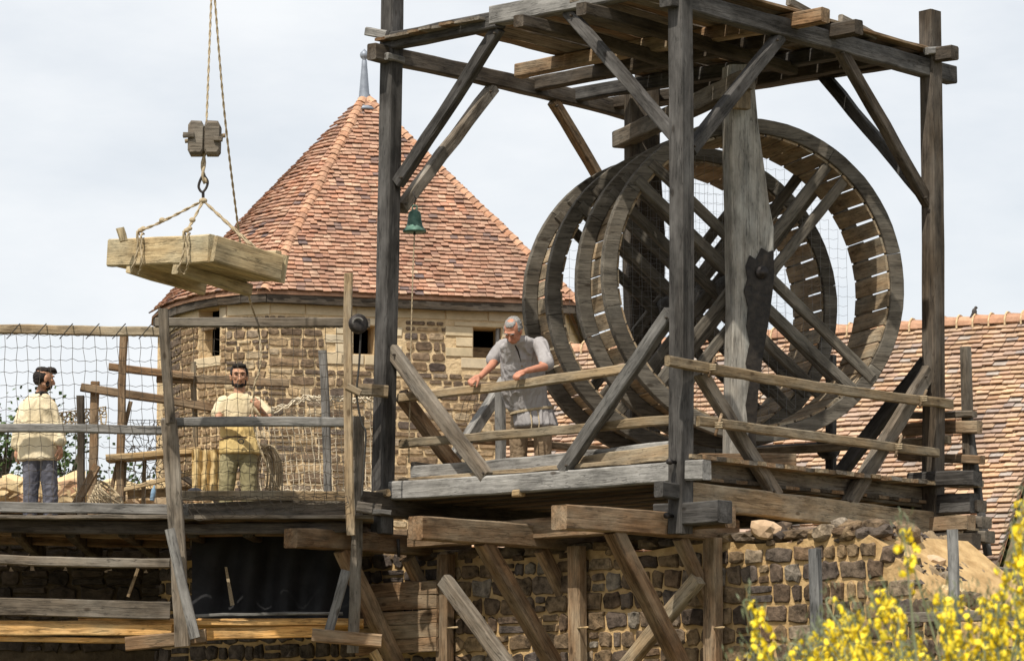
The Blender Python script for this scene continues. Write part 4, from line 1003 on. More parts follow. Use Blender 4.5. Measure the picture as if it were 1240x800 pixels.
# the black sheet
V = []; F = []; nx_, ny_ = 34, 20
for i in range(nx_+1):
    for j in range(ny_+1):
        p = PY(232+(432-232)*i/nx_, 632+(748-632)*j/ny_, YS+1.6); p.y += .07*noise.noise(Vector((i*.22, j*.1, 1)))+.05*math.sin(i*.8+j*.12); V.append(p)
for i in range(nx_):
    for j in range(ny_): q = i*(ny_+1)+j; F.append((q, q+1, q+ny_+2, q+ny_+1))
V += [p+Vector((0, .02, 0)) for p in V]; n_ = (nx_+1)*(ny_+1); F += [tuple(n_+k for k in f)[::-1] for f in F]
tag(world_mesh('black_sheet', V, F, M['tarp'], None, None, True), 'black plastic sheet hung below the scaffold platform', 'sheet')
tag(world_mesh('torn_strip', [PY(272, 686, YS+1.45), PY(275, 686, YS+1.45), PY(284, 732, YS+1.45), PY(279, 733, YS+1.45), PY(272, 686, YS+1.5), PY(275, 686, YS+1.5), PY(284, 732, YS+1.5), PY(279, 733, YS+1.5)], [(0, 1, 2, 3), (7, 6, 5, 4), (0, 4, 5, 1), (2, 6, 7, 3), (1, 5, 6, 2), (0, 3, 7, 4)], M['rope']), 'frayed pale strip hanging on the black plastic sheet', 'strip')
# inner rampart behind the platform
iw = thing('rampart_wall', 'sunlit ochre rubble wall top behind the left worker', 'wall', PY(60, 860, 54))
a = PY(-70, 600, 54); b = PY(268, 600, 54); a.z = b.z = 0; tpz = lambda x: PY(60, 598, 54).z+.16*math.sin(x*1.7+.6)+.08*math.sin(x*5)+(.10 if x < 1.5 else 0)
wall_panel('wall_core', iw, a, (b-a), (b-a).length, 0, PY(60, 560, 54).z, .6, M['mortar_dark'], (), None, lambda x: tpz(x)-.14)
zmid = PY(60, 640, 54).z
lay_wall(iw, a, (b-a), (b-a).length, PY(0, 790, 54).z, zmid, M['stone_dark'], (.15, .24), (.2, .45), .03, None, .05, 150, lambda c: c[1], jit=.3)  # lower courses in the stone coloured for platform shade
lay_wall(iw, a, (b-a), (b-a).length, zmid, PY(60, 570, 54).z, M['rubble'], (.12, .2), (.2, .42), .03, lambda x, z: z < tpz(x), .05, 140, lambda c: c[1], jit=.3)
for k in range(26):
    x_ = random.uniform(-20, 215); me = boulder(random.uniform(.22, .5), random.uniform(.14, .28), .3)
    p = PY(x_, random.uniform(586, 606), 53.6); put('stone', me, M['rubble'], iw, p, Matrix.Rotation(random.uniform(-.5, .5), 3, 'Z') @ Matrix.Rotation(random.uniform(-.4, .4), 3, 'Y'))
# basket-like bundle, bench and small tools by the left post
bn = thing('trestle_bench', 'rough work bench of pale planks behind the scaffold netting', 'bench', PY(190, 610, YS+1.8))
tp('bench_top', bn, YS+1.8, (130, 556), (245, 546), 9, 40, 'fresh'); tp('leg', bn, YS+1.6, (204, 552), (207, 606), 7, 7, 'tan'); tp('leg', bn, YS+2.0, (150, 556), (148, 606), 8, 8, 'tan'); tp('leg', bn, YS+1.9, (238, 550), (240, 606), 7, 7, 'tan')
tp('stretcher', bn, YS+1.8, (145, 594), (240, 570), 6, 6, 'fresh'); tp('back_plank', bn, YS+2.1, (155, 598), (250, 592), 12, 6, 'fresh')
bk = thing('wicker_basket', 'tipped wicker basket lying between the posts behind the left worker', 'basket', PY(125, 612, YS+1.4))
cb = PY(124, 606, YS+1.4); ax_ = Vector((.6, -.2, .6)).normalized()
fr_ = frame(Vector((0, 0, 0)), ax_, (0, -1, 0)); V = []; F = []
def bpt(r_, h_, a): return cb+fr_ @ Vector((h_, r_*math.cos(a), r_*math.sin(a)))
for k in range(9):
    h_ = -.12+k*.03; tubeverts(V, F, [bpt(.10+.009*k+(.012 if (i+k) % 2 else -.006), h_, 2*PI*i/22) for i in range(23)], .011, 4, False)
world_mesh('weave', V, F, M['rope'], bk); V = []; F = []
for i in range(14): tubeverts(V, F, [bpt(.09, -.14, 2*PI*i/14), bpt(.175, .13, 2*PI*i/14)], .008, 4)
world_mesh('stakes', V, F, M['rope'], bk); V = []; F = []; tubeverts(V, F, [bpt(.175, .13, 2*PI*i/22) for i in range(23)], .013, 5, False); world_mesh('rim', V, F, M['rope'], bk)
M['cloth_y'] = simple('cloth_yellow_linen', (.50, .36, .16), .95, (.66, .50, .27), 9)
M['blue'] = simple('bottle_blue', (.16, .26, .38), .4, (.30, .42, .52), 6)
M['cloth_d'] = simple('cloth_dark', (.03, .03, .035), .95, (.06, .06, .07), 9)
tag(lathe('water_bottle', None, [(.022, 0), (.027, .01), (.027, .12), (.011, .15), (.011, .17)], PY(184, 606, YS+1.2)-Vector((0, 0, 0)), 'blue', 12, (0, .15, 0)), 'pale blue bottle standing on the platform near the bench', 'bottle')
V = []; F = []; nx_, ny_ = 16, 18
for i in range(nx_+1):
    for j in range(ny_+1):
        p = PY(232+34*i/nx_, 545+55*j/ny_-abs(i-8)*.3, YS+1.5); p.y += .05*math.sin(i*1.3+j*.1)+.03*noise.noise(Vector((i*.4, j*.4, 0))); V.append(p)
for i in range(nx_):
    for j in range(ny_): q = i*(ny_+1)+j; F.append((q, q+1, q+ny_+2, q+ny_+1))
V += [p+Vector((0, .015, 0)) for p in V]; n_ = (nx_+1)*(ny_+1); F += [tuple(n_+k for k in f)[::-1] for f in F]
tag(world_mesh('hanging_cloth', V, F, M['cloth_y'], None, None, True), 'ochre work cloth hanging beside the bearded worker', 'cloth')
tag(blob('dark_bag', None, [('e', PY(236, 596, YS+.9), (.09, .07, .055), None), ('e', PY(243, 598, YS+.9), (.06, .06, .04), None)], M['cloth_d'], .012), 'small dark bag on the platform by the ochre cloth', 'bag')
# coil of rope behind the bearded worker
V = []; F = []; cc = PY(320, 575, YS+2.0)
for k in range(11):
    ph = random.uniform(-.3, .3); rx = random.uniform(.09, .15); rz = random.uniform(.22, .34)
    tubeverts(V, F, [cc+Vector((rx*math.sin(w_)+k*.012-.06, random.uniform(-.01, .01)+.03*math.cos(w_*2+k), rz*math.cos(w_)+.03*ph)) for w_ in np.linspace(0, 2*PI, 26)], .013, 5, False)
tag(world_mesh('rope_coil', V, F, M['rope'], None, None, True), 'thick coil of hemp rope hanging behind the bearded worker', 'rope coil')
# long guide rope down to the worker's hand and tail
YG = YS+1.05
rp_ = rope('guide_rope', None, curve([PY(258, -30, YL+1.1), PY(271, 130, YL+1.4), PY(288, 272, YL+2.2), PY(300, 352, YL+3), PY(312, 395, YG-.3), PY(316, 430, YG-.3), PY(313, 452, YG-.3), PY(308, 466, YG-.3), PY(307, 484, YG-.25), PY(306, 508, YG-.3), PY(316, 545, YG-.5), PY(330, 578, YG-.4), PY(342, 600, YG-.2)], 6), .0125, 'rope')
tag(rp_, 'slack guide rope running down to the hands of the bearded worker', 'rope')
# small iron pulley with black cord on post
pt = thing('post_pulley', 'small dark iron pulley fixed on the scaffold post beside the tower window', 'pulley', PY(434, 400, YS-.4))
lathe('housing', pt, [(.02, -.05), (.09, -.05), (.105, -.03), (.105, .03), (.09, .05), (.02, .05)], PY(434, 392, YS-.45), 'iron', 18, (R(80), R(10), R(25)))
V = []; F = []; pc = PY(434, 392, YS-.45); tubeverts(V, F, [pc+Vector((math.cos(w_)*.055, -.075, math.sin(w_)*.055)) for w_ in np.linspace(.5, 3.4, 10)], .012, 5); world_mesh('strap', V, F, M['grey'], pt)
tube('cord', pt, curve([PY(437, 402, YS-.45), PY(435, 440, YS-.45), PY(432, 478, YS-.5), PY(438, 512, YS-.5), PY(443, 524, YS-.5), PY(441, 560, YS-.5), PY(438, 604, YS-.5)], 5), .012, 'rope_dark', 5)

# ---------------------------------------------------------------- nets
net('safety_net', 'dark safety net stretched between the rails in front of the cream-shirted worker', [PY(-35, 404, YS), PY(196, 406, YS), PY(205, 614, YS), PY(-35, 612, YS)], 17, 14, .0034, 'net_dark', .02, .014, .05)
net('safety_net', 'dark safety net hanging before the bearded worker and the tower', [PY(206, 396, YS-.1), PY(421, 396, YS-.1), PY(421, 600, YS-.1), PY(212, 600, YS-.1)], 16, 14, .0034, 'net_dark', .02, .014, -.04)
net('safety_net', 'sagging skirt of dark net below the platform toe board', [PY(214, 600, YS-.3), PY(420, 600, YS-.3), PY(420, 612, YS-.3), PY(236, 628, YS-.3)], 15, 2, .0038, 'net_dark', .0, .02, -.04)
net('hemp_net', 'pale hemp net hung along the back edge of the platform by the tower', [PY(300, 500, YS+3.0), PY(478, 482, YS+3.0), PY(476, 596, YS+3.0), PY(318, 602, YS+3.0)], 24, 14, .0052, 'net_light', .02, .011, .05)
ge = thing('gathered_net_edge', 'bunched hemp cords along the edges of the pale net by the tower', 'net edge', PY(400, 490, YS+2.95))
for k in range(6): tube('cord', ge, [PY(330+150*i/24, 497-(14 if i > 6 else i*2.3)+random.uniform(-5, 5), YS+2.95+random.uniform(-.1, .1)) for i in range(25)], .008, 'net_light', 4)
for k in range(6): tube('cord', ge, [PY(345+130*i/24, 596+random.uniform(-4, 4), YS+2.9+random.uniform(-.1, .1)) for i in range(25)], .007, 'net_light', 4)
net('hemp_net', 'small hemp net slung between posts behind the cream-shirted worker', [PY(66, 500, YS+3.6), PY(128, 492, YS+3.6), PY(126, 516, YS+3.6), PY(66, 512, YS+3.6)], 18, 5, .009, 'rope', .02, .03, .05)
net('hemp_net', 'loose dark net hanging in the gap between the left posts and the tower', [PY(150, 508, YS+3.8), PY(212, 508, YS+3.8), PY(205, 596, YS+3.8), PY(150, 590, YS+3.8)], 12, 12, .0045, 'net_dark', .02, .05, .1)
net('safety_net', 'dark net scrap draped over the low brace in front of the leaning worker', [PD(566, 478, -.2), PD(606, 470, -.2), PD(604, 500, -.2), PD(556, 512, -.2)], 7, 5, .003, 'net_dark', .02, .01, .02)
for k in range(7):                                  # lashings slanting over the top rail
    x_ = 8+k*32; tube('lashing', sc, [PY(x_, 410, YS-.0), PY(x_+3, 407, YS-.02), PY(x_+13, 395, YS-.02), PY(x_+16, 392, YS+.1)], .007, 'rope_dark', 4)
# ================================================================ people
def skinmat(name, c):
    m, t, b = mat(name); l = t.links; tc = t.nodes.new('ShaderNodeTexCoord')
    n = nn(t, 'ShaderNodeTexNoise', Scale=14.0, Detail=4.0); l.new(tc.outputs['Object'], n.inputs[0])
    r = ramp(t, [(.3, tuple(x*.82 for x in c)), (.7, tuple(x*1.1 for x in c))]); l.new(n.outputs[0], r.inputs[0]); l.new(r.outputs[0], b.inputs['Base Color'])
    b.inputs['Roughness'].default_value = .55; b.inputs['Subsurface Weight'].default_value = .1; b.inputs['Subsurface Radius'].default_value = (.02, .008, .004)
    return m
def clothm(name, c, c2, sc_=25):
    m, t, b = mat(name); l = t.links; tc = t.nodes.new('ShaderNodeTexCoord')
    n = nn(t, 'ShaderNodeTexNoise', Scale=3.0, Detail=6.0); l.new(tc.outputs['Object'], n.inputs[0])
    r = ramp(t, [(.3, c), (.7, c2)]); l.new(n.outputs[0], r.inputs[0]); l.new(r.outputs[0], b.inputs['Base Color']); b.inputs['Roughness'].default_value = .95
    n2 = nn(t, 'ShaderNodeTexNoise', Scale=9.0, Detail=4.0, Distortion=1.0); l.new(tc.outputs['Object'], n2.inputs[0])
    bp = t.nodes.new('ShaderNodeBump'); bp.inputs['Strength'].default_value = .5; bp.inputs['Distance'].default_value = .03; l.new(n2.outputs[0], bp.inputs['Height']); l.new(bp.outputs[0], b.inputs['Normal'])
    return m
M['skin'] = skinmat('skin_tanned', (.50, .27, .17)); M['skin_red'] = skinmat('skin_sunburnt', (.50, .23, .15))
M['cream'] = clothm('linen_cream', (.62, .51, .33), (.74, .64, .46)); M['slate'] = clothm('trousers_slate', (.085, .085, .105), (.16, .16, .19))
M['khaki'] = clothm('trousers_khaki', (.22, .19, .10), (.36, .31, .18)); M['linen_g'] = clothm('linen_grey', (.30, .28, .28), (.42, .40, .40))
M['ochre'] = clothm('apron_ochre', (.58, .42, .17), (.70, .52, .24)); M['shirt2'] = clothm('shirt_pale', (.58, .48, .30), (.70, .60, .42)); M['trous3'] = clothm('trousers_brown', (.22, .15, .09), (.36, .27, .18))
M['hair_d'] = simple('hair_dark', (.012, .010, .010), .8, (.035, .028, .025), 60, .6); M['hair_g'] = simple('hair_grey', (.15, .145, .14), .8, (.34, .33, .32), 60, .6)
M['cap'] = simple('cap_dark_felt', (.018, .016, .018), .95, (.04, .035, .035), 20, .3); M['eye'] = simple('eye_dark', (.02, .015, .012), .3, (.04, .03, .02), 20); M['boot'] = simple('boot_leather', (.04, .03, .02), .7, (.09, .06, .04), 20, .3)

def hframe(f, up=(0, 0, 1)):
    y = Vector(f).normalized(); z = Vector(up); z = (z-y*z.dot(y)).normalized(); x = y.cross(z); return Matrix((x, y, z)).transposed()
def head_parts(c, Fm, s=1.0):
    g = lambda x, y, z: c+Fm @ Vector((x, y, z))*s
    e = lambda p, r_: ('e', g(*p), tuple(v*s for v in r_), Fm)
    P_ = [e((0, -.012, .025), (.076, .095, .098)), e((0, .018, -.035), (.058, .066, .070)), e((0, .050, -.078), (.030, .030, .026)),
          e((-.045, .008, -.055), (.022, .045, .035)), e((.045, .008, -.055), (.022, .045, .035)),
          ('c', [g(0, .080, .022), g(0, .098, -.004), g(0, .107, -.026)], [.009*s, .012*s, .016*s]), e((-.012, .092, -.030), (.010, .012, .009)), e((.012, .092, -.030), (.010, .012, .009)),
          e((0, .073, .042), (.058, .018, .012)), e((-.036, .066, -.008), (.022, .02, .018)), e((.036, .066, -.008), (.022, .02, .018)),
          e((0, .083, -.052), (.024, .014, .007)), e((0, .080, -.064), (.022, .014, .008)),
          e((-.078, -.005, -.005), (.010, .020, .034)), e((.078, -.005, -.005), (.010, .020, .034)), e((-.082, -.012, .008), (.012, .010, .02)), e((.082, -.012, .008), (.012, .010, .02))]
    return P_, g
def head_extras(root, c, Fm, g, s, beard, hair, hairmat, cap=None):
    for sx in (-1, 1):
        me_c = g(.030*sx, .076, .018); blob('eye', root, [('e', me_c, (.0095*s, .007*s, .0045*s), Fm)], M['eye'], .003, 1)
        V = []; F = []; tubeverts(V, F, [g(.014*sx, .093, .036), g(.032*sx, .090, .042), g(.050*sx, .078, .036)], [.004*s, .0055*s, .003*s], 5); world_mesh('eyebrow', V, F, M[hairmat], root)
    hp = [('e', g(*p), tuple(v*s for v in r_), Fm) for p, r_ in hair]; blob('hair', root, hp, M[hairmat], .007, 1, disp=lambda v: .007*noise.noise(v*45))
    if beard: blob('beard', root, [('e', g(*p), tuple(v*s for v in r_), Fm) for p, r_ in beard], M[hairmat], .006, 1, disp=lambda v: .004*noise.noise(v*60))
def hand_parts(w_, d, n, curl=.5, s=1.0, side=1, grip=None):
    """wrist w_, direction d towards the fingers, n = back-of-hand normal; palm, four jointed fingers and a thumb"""
    d = Vector(d).normalized(); n = Vector(n); n = (n-d*n.dot(d)).normalized(); a = d.cross(n)*side
    P_ = [('c', [w_, w_+d*.03*s, w_+d*.065*s], [.024*s, .030*s, .028*s]), ('e', w_+d*.055*s, (.040*s, .046*s, .017*s), Matrix((a, d, n)).transposed())]
    for k, (o, ln) in enumerate(((-.030, .070), (-.010, .082), (.011, .078), (.031, .062))):
        b = w_+d*.085*s+a*o*s; q = [b]; th = curl*.35
        for j in range(3):
            dd = d*math.cos(th)-n*math.sin(th); q.append(q[-1]+dd*(ln*(.45, .32, .23)[j])*s); th += curl*(1.0+.1*k)
        P_.append(('c', q, [.0105*s, .0098*s, .009*s, .0078*s]))
    tb = w_+d*.03*s-a*.028*s; dd = (d*.75-a*.6-n*.3*curl).normalized(); t1 = tb+dd*.035*s; dd2 = (d*.9-a*.15-n*.9*curl).normalized()
    P_.append(('c', [tb, t1, t1+dd2*.032*s, t1+dd2*.055*s], [.016*s, .0135*s, .0115*s, .009*s]))
    return P_
def wr_(amp, sx=6, sz=2.2, seed=0):
    sx *= 1.9; sz *= 1.6
    def f(v):
        q = Vector((v.x*sx*.8, v.y*sx*.8, v.z*sz+seed)); w2 = Vector((noise.noise(q*.8), noise.noise(q*.8+Vector((9, 3, 1))), noise.noise(q*.7+Vector((4, 7, 2)))))
        r = 1-abs(noise.noise(q+w2*1.2))*2.2; r2 = 1-abs(noise.noise(q*2.1+w2))*2.2
        return amp*(.55*r+.22*r2+.1)
    return f
def chainP(f, *pts): return [f(*p) for p in pts]

# ---- worker 1: cream jacket, seen from behind, head turned to the right
Y1 = YS+1.25; P = lambda x, y, dy=0: PY(x, y, Y1+dy)
zfl = zP+.02; fl = lambda x, dy=0: Vector((P(x, 630, dy).x, P(x, 630, dy).y, zfl))
p1 = thing('person', 'dark-haired bearded man in cream jacket and slate trousers seen from behind on the scaffold', 'person', fl(47))
hc1 = P(53.5, 459); F1 = hframe((.88, .42, -.12)); hp, g = head_parts(hc1, F1, 1.1)
body = hp+[('c', [P(51, 470, .05), P(48, 484)], [.056, .066]), ('c', [P(47, 490), P(46, 520), P(47, 552)], [.10, .105, .10]),
    ('c', chainP(P, (32, 488), (25, 516), (21, 543)), [.044, .040, .03]), ('c', chainP(P, (62, 488), (68, 516), (72, 540, -.1)), [.044, .040, .03]),
    ('c', [P(39, 553), P(38, 592), fl(37)+Vector((0, 0, .09))], [.085, .06, .045]), ('c', [P(56, 553), P(60, 592), fl(61)+Vector((0, 0, .09))], [.085, .06, .045])]
body += hand_parts(P(20.5, 545), (-.05, .1, -1), (-.9, -.4, 0), .5, 1, 1)+hand_parts(P(73, 541, -.1), (.08, -.1, -1), (.9, -.4, 0), .6, 1, -1)
blob('body', p1, body, M['skin'], .0075, 2)
blob('jacket', p1, [('l', [(P(50, 478), .075, .07, 0), (P(48, 481), .115, .085, 0), (P(47, 485), .155, .105, 0), (P(46.5, 495), .185, .125, 0), (P(46, 512), .20, .135, 0), (P(46, 530), .205, .135, 0), (P(46, 545), .215, .145, 0), (P(46, 557), .225, .15, 0)]),
    ('c', chainP(P, (32, 491), (24, 514), (20, 538)), [.062, .064, .058]), ('c', chainP(P, (62, 491), (69, 514), (73, 534, -.08)), [.062, .064, .058]),
    ('c', [P(41, 484), P(56, 484)], [.06, .06])], M['cream'], .011, 6, disp=wr_(.022))
blob('collar', p1, [('c', [P(45, 477), P(50, 476, -.1), P(56, 477)], [.028, .03, .028])], M['hair_d'], .008)
blob('trousers', p1, [('c', [P(39, 550), P(38, 575), P(37, 600), fl(36.5)+Vector((0, 0, .1))], [.105, .09, .078, .075]), ('c', [P(56, 550), P(59, 575), P(61, 600), fl(61)+Vector((0, 0, .1))], [.105, .09, .078, .075]), ('c', [P(40, 550), P(55, 550)], [.12, .12])], M['slate'], .011, 2, disp=wr_(.014, 7, 5, 3))
for x in (37, 61): blob('shoe', p1, [('c', [fl(x)+Vector((0, -.06, .045)), fl(x+2)+Vector((.02, .15, .035))], [.045, .04])], M['boot'], .01)
head_extras(p1, hc1, F1, g, 1.1, [((0, .045, -.078), (.046, .045, .028)), ((0, .080, -.062), (.028, .014, .022)), ((.056, .02, -.05), (.014, .026, .034)), ((-.056, .02, -.05), (.014, .026, .034))],
    [((0, -.035, .015), (.083, .085, .075)), ((0, -.06, -.02), (.065, .05, .05))], 'hair_d')
blob('hair_top', p1, [('e', g(0, -.01, .082), (.082, .10, .044), F1), ('e', g(0, .06, .10), (.068, .06, .040), F1), ('e', g(0, .085, .09), (.055, .038, .030), F1)], M['hair_d'], .007, 1, disp=lambda v: .008*noise.noise(v*40))

# ---- worker 2: facing the camera, holding the guide rope
Y2 = YS+1.5; P2 = lambda x, y, dy=0: PY(x, y, Y2+dy)
fl = lambda x, dy=0: Vector((P2(x, 630, dy).x, P2(x, 630, dy).y, zfl))
p2 = thing('person', 'man facing out in pale short-sleeved shirt and ochre apron holding the guide rope', 'person', fl(288))
hc2 = P2(289.5, 456.5); F2 = hframe((.12, -1, -.06)); hp, g = head_parts(hc2, F2, 1.17)
hr_ = P2(309, 487, -.42); hl2 = P2(306, 508, -.45)
body = hp+[('c', [P2(290, 467), P2(290, 482)], [.062, .072]), ('c', [P2(289, 490), P2(288, 520), P2(288, 548)], [.10, .10, .10]),
    ('c', [P2(267, 489), P2(264, 508, -.15), P2(268, 512, -.25), P2(296, 510, -.42)], [.046, .043, .040, .029]),
    ('c', [P2(312, 489), P2(326, 505, -.1), P2(326, 510, -.15), P2(314, 494, -.38)], [.046, .043, .040, .029]),
    ('c', [P2(280, 550), P2(275, 590), fl(272)+Vector((0, 0, .09))], [.085, .06, .045]), ('c', [P2(298, 550), P2(300, 590), fl(302)+Vector((0, 0, .09))], [.085, .06, .045])]
body += hand_parts(P2(297, 510, -.43), (1, -.15, .1), (0, -.6, -.8), .95, 1.05, 1)+hand_parts(P2(314, 494, -.40), (-.5, -.1, .8), (.5, -.8, .1), 1.0, 1.05, -1)
blob('body', p2, body, M['skin'], .0075, 2)
blob('shirt', p2, [('l', [(P2(290, 477, 0), .08, .07, 0), (P2(290, 481), .13, .09, 0), (P2(289, 486), .18, .11, 0), (P2(289, 497), .19, .125, 0), (P2(288, 515), .17, .12, 0), (P2(288, 530), .17, .125, 0)]),
    ('c', [P2(271, 487), P2(264, 500, -.05)], [.070, .074]), ('c', [P2(308, 487), P2(322, 500, -.05)], [.070, .074])], M['shirt2'], .010, 6, disp=wr_(.016, 7, 3, 9))
blob('apron', p2, [('l', [(P2(288, 514), .175, .13, 0), (P2(288, 521), .195, .15, 0), (P2(289, 529), .185, .145, 0), (P2(289, 533), .20, .16, 0), (P2(290, 541), .215, .165, 0), (P2(291, 549), .225, .165, 0)])], M['ochre'], .010, 6, disp=wr_(.018, 8, 3, 5))
V = []; F = []; tubeverts(V, F, [P2(288, 531)+Vector((.198*math.cos(w_), .158*math.sin(w_), .01*math.sin(3*w_))) for w_ in np.linspace(0, 2*PI, 24)], .012, 5, False); world_mesh('belt', V, F, M['brown'], p2)
V = []; F = []; tubeverts(V, F, [P2(292, 534, -.30)+Vector((.028*math.cos(w_), 0, .026*math.sin(w_))) for w_ in np.linspace(0, 2*PI, 12)], .007, 5, False); world_mesh('buckle', V, F, M['iron'], p2)
blob('trousers', p2, [('c', [P2(279, 548), P2(276, 570), P2(274, 592), fl(272)+Vector((0, 0, .1))], [.105, .092, .08, .075]), ('c', [P2(299, 548), P2(301, 570), P2(301, 592), fl(302)+Vector((0, 0, .1))], [.105, .092, .08, .075]), ('c', [P2(280, 547), P2(298, 547)], [.12, .12])], M['khaki'], .011, 2, disp=wr_(.016, 7, 5, 3))
for x in (272, 302): blob('shoe', p2, [('c', [fl(x)+Vector((0, .06, .045)), fl(x)+Vector((.0, -.15, .035))], [.045, .04])], M['boot'], .01)
head_extras(p2, hc2, F2, g, 1.17, [((0, .045, -.078), (.048, .045, .03)), ((0, .086, -.045), (.03, .012, .007)), ((.055, .02, -.055), (.016, .03, .035)), ((-.055, .02, -.055), (.016, .03, .035)), ((0, .072, -.082), (.022, .02, .018))],
    [((0, -.03, .055), (.084, .088, .075)), ((0, .03, .105), (.066, .05, .028)), ((-.068, -.01, .035), (.016, .045, .04)), ((.068, -.01, .035), (.016, .045, .04))], 'hair_d')

# ---- worker 3: grey smock, leaning over the crane rail
def P3(x, y, dy=0): return PA(x, y, -.50-dy)
fl3 = lambda x, dy: Vector((P3(x, 560, dy).x, P3(x, 560, dy).y, zF+.03))
p3 = thing('person', 'grey-haired man in a grey linen smock leaning on the crane rail looking down', 'person', fl3(642, .35))
hc3 = P3(621, 401, -.28); F3 = hframe((-.30, -.62, -.72), (-.1, -.45, .9)); hp, g = head_parts(hc3, F3, 1.15)
hA = PA(579, 458, -.10); hB = PA(634, 452, -.10)
body = hp+[('c', [P3(625, 411, -.2), P3(632, 422, .0)], [.062, .055]), ('c', [P3(632, 430, 0), P3(634, 460, .12), P3(643, 496, .3)], [.105, .105, .10]),
    ('c', [P3(604, 424, -.02), P3(596, 442, -.15), hA+Vector((.02, .02, .02))], [.058, .046, .030]), ('c', [P3(654, 424, .02), P3(659, 444, -.12), hB+Vector((.03, .01, .03))], [.058, .048, .031]),
    ('c', [P3(632, 500, .3), P3(628, 530, .25), fl3(628, .3)+Vector((0, 0, .09))], [.09, .065, .05]), ('c', [P3(655, 500, .4), P3(656, 530, .35), fl3(657, .4)+Vector((0, 0, .09))], [.09, .065, .05])]
dh = (PA(560, 466, 0)-PA(600, 461, 0)).normalized()
body += hand_parts(hA+Vector((.0, .0, .02)), (-.55, -.5, -.42), (-.1, -.6, .9), .95, 1.12, 1)+hand_parts(hB+Vector((.01, 0, .02)), (-.62, -.5, -.35), (-.1, -.6, .9), .95, 1.12, -1)
blob('body', p3, body, M['skin_red'], .0075, 2)
yw = math.atan2(dAB.y, dAB.x)*0
blob('smock', p3, [('l', [(P3(629, 408, -.16), .075, .07, 0), (P3(631, 413, -.12), .16, .11, 0), (P3(632, 421, -.06), .225, .14, 0), (P3(633, 440, .03), .225, .155, 0), (P3(634, 462, .1), .225, .16, 0), (P3(636, 480, .18), .235, .165, 0), (P3(641, 494, .24), .24, .165, 0), (P3(644, 499, .26), .21, .15, 0)]),
    ('l', [(P3(645, 496, .26), .20, .15, 0), (P3(647, 505, .28), .215, .17, 0), (P3(650, 516, .3), .225, .18, 0)]),
    ('c', [P3(610, 419, -.02), P3(597, 435, -.1)], [.070, .066]), ('c', [P3(654, 417, 0), P3(662, 440, -.06)], [.070, .070])], M['linen_g'], .010, 6, disp=wr_(.026, 7, 1.6, 2))
V = []; F = []; wc_ = P3(644, 498, .26)
for e in range(2): tubeverts(V, F, [wc_+Vector((.232*math.cos(w_), .175*math.sin(w_), .035*math.cos(w_)+.012*e)) for w_ in np.linspace(0, 2*PI, 26)], .010, 5, False)
for (xa_, ya_) in ((-.02, -.17), (.06, -.16)): tubeverts(V, F, [wc_+Vector((xa_, ya_, 0)), wc_+Vector((xa_+.02, ya_-.02, -.14)), wc_+Vector((xa_+.0, ya_-.02, -.32))], .008, 5)
world_mesh('rope_belt', V, F, M['rope'], p3, None, True)
blob('trousers', p3, [('c', [P3(632, 500, .3), P3(628, 530, .25), fl3(628, .3)+Vector((0, 0, .1))], [.11, .095, .08]), ('c', [P3(655, 500, .4), P3(657, 530, .35), fl3(658, .4)+Vector((0, 0, .1))], [.11, .095, .08])], M['trous3'], .011, 2, disp=wr_(.014, 7, 5, 3))
for x, dy in ((628, .3), (658, .4)): blob('shoe', p3, [('c', [fl3(x, dy)+Vector((0, .06, .045)), fl3(x, dy)+Vector((-.05, -.15, .035))], [.045, .04])], M['boot'], .01)
head_extras(p3, hc3, F3, g, 1.15, None, [((0, -.045, .045), (.082, .085, .075)), ((0, -.06, 0), (.078, .05, .06)), ((-.07, -.01, .03), (.014, .04, .035)), ((.07, -.01, .03), (.014, .04, .035)), ((0, .01, .098), (.05, .055, .022))], 'hair_g')
def on_smock(c):                                  # drop a point onto the front of the smock
    o = [q for q in p3.children if q.name.startswith('smock')][0]; d = (Vector(c)-O0).normalized(); b_ = wloc(o)
    hit, loc, nr, _ = o.ray_cast(O0-b_, d); return (loc+b_-d*.004) if hit else Vector(c)
tube('neck_slit', p3, [on_smock(P3(x, y)) for x, y in ((624, 418), (627, 424), (629, 431), (631, 438))], [.008, .008, .006, .003], 'eye', 5)
for y in (443, 452): lathe('button', p3, [(.0, 0), (.009, 0), (.009, .006)], on_smock(P3(632, y)), 'tan', 8, (R(90), 0, 0))
gp = thing('netting_post', 'short grey post beside the legs of the man leaning on the rail', 'post', P3(606, 560, .7)); timber('post_shaft', gp, P3(606, 474, .7), P3(606, 566, .7), px(13), px(11), 'grey', nA)

# ================================================================ foreground: stakes and broom
M['stake'] = wood('wood_stake_grey', (.07, .07, .07), (.20, .195, .19), (.40, .39, .37), .5)
for (x, y0, wv, Y_, lab) in ((987, 664, 17, 40, 'grey square stake standing left, in front of the stone wall behind the broom'), (1153, 641, 15, 40.5, 'grey square stake standing right, nearer the crane corner behind the broom')):
    a = PY(x, y0, Y_); b = Vector((a.x+.02, a.y, -.4)); o = timber('garden_stake', None, a, b, wv/137*.8, wv/137*.7, 'stake', Vector((-.6, -.8, 0)))
    tag(o, lab, 'stake', 'grey stakes behind the broom')
tag(timber('old_plank', None, PY(1090, 748, 43), PY(1240, 745, 41.5), .10, .05, 'greyb'), 'weathered plank lying low behind the yellow broom', 'plank')

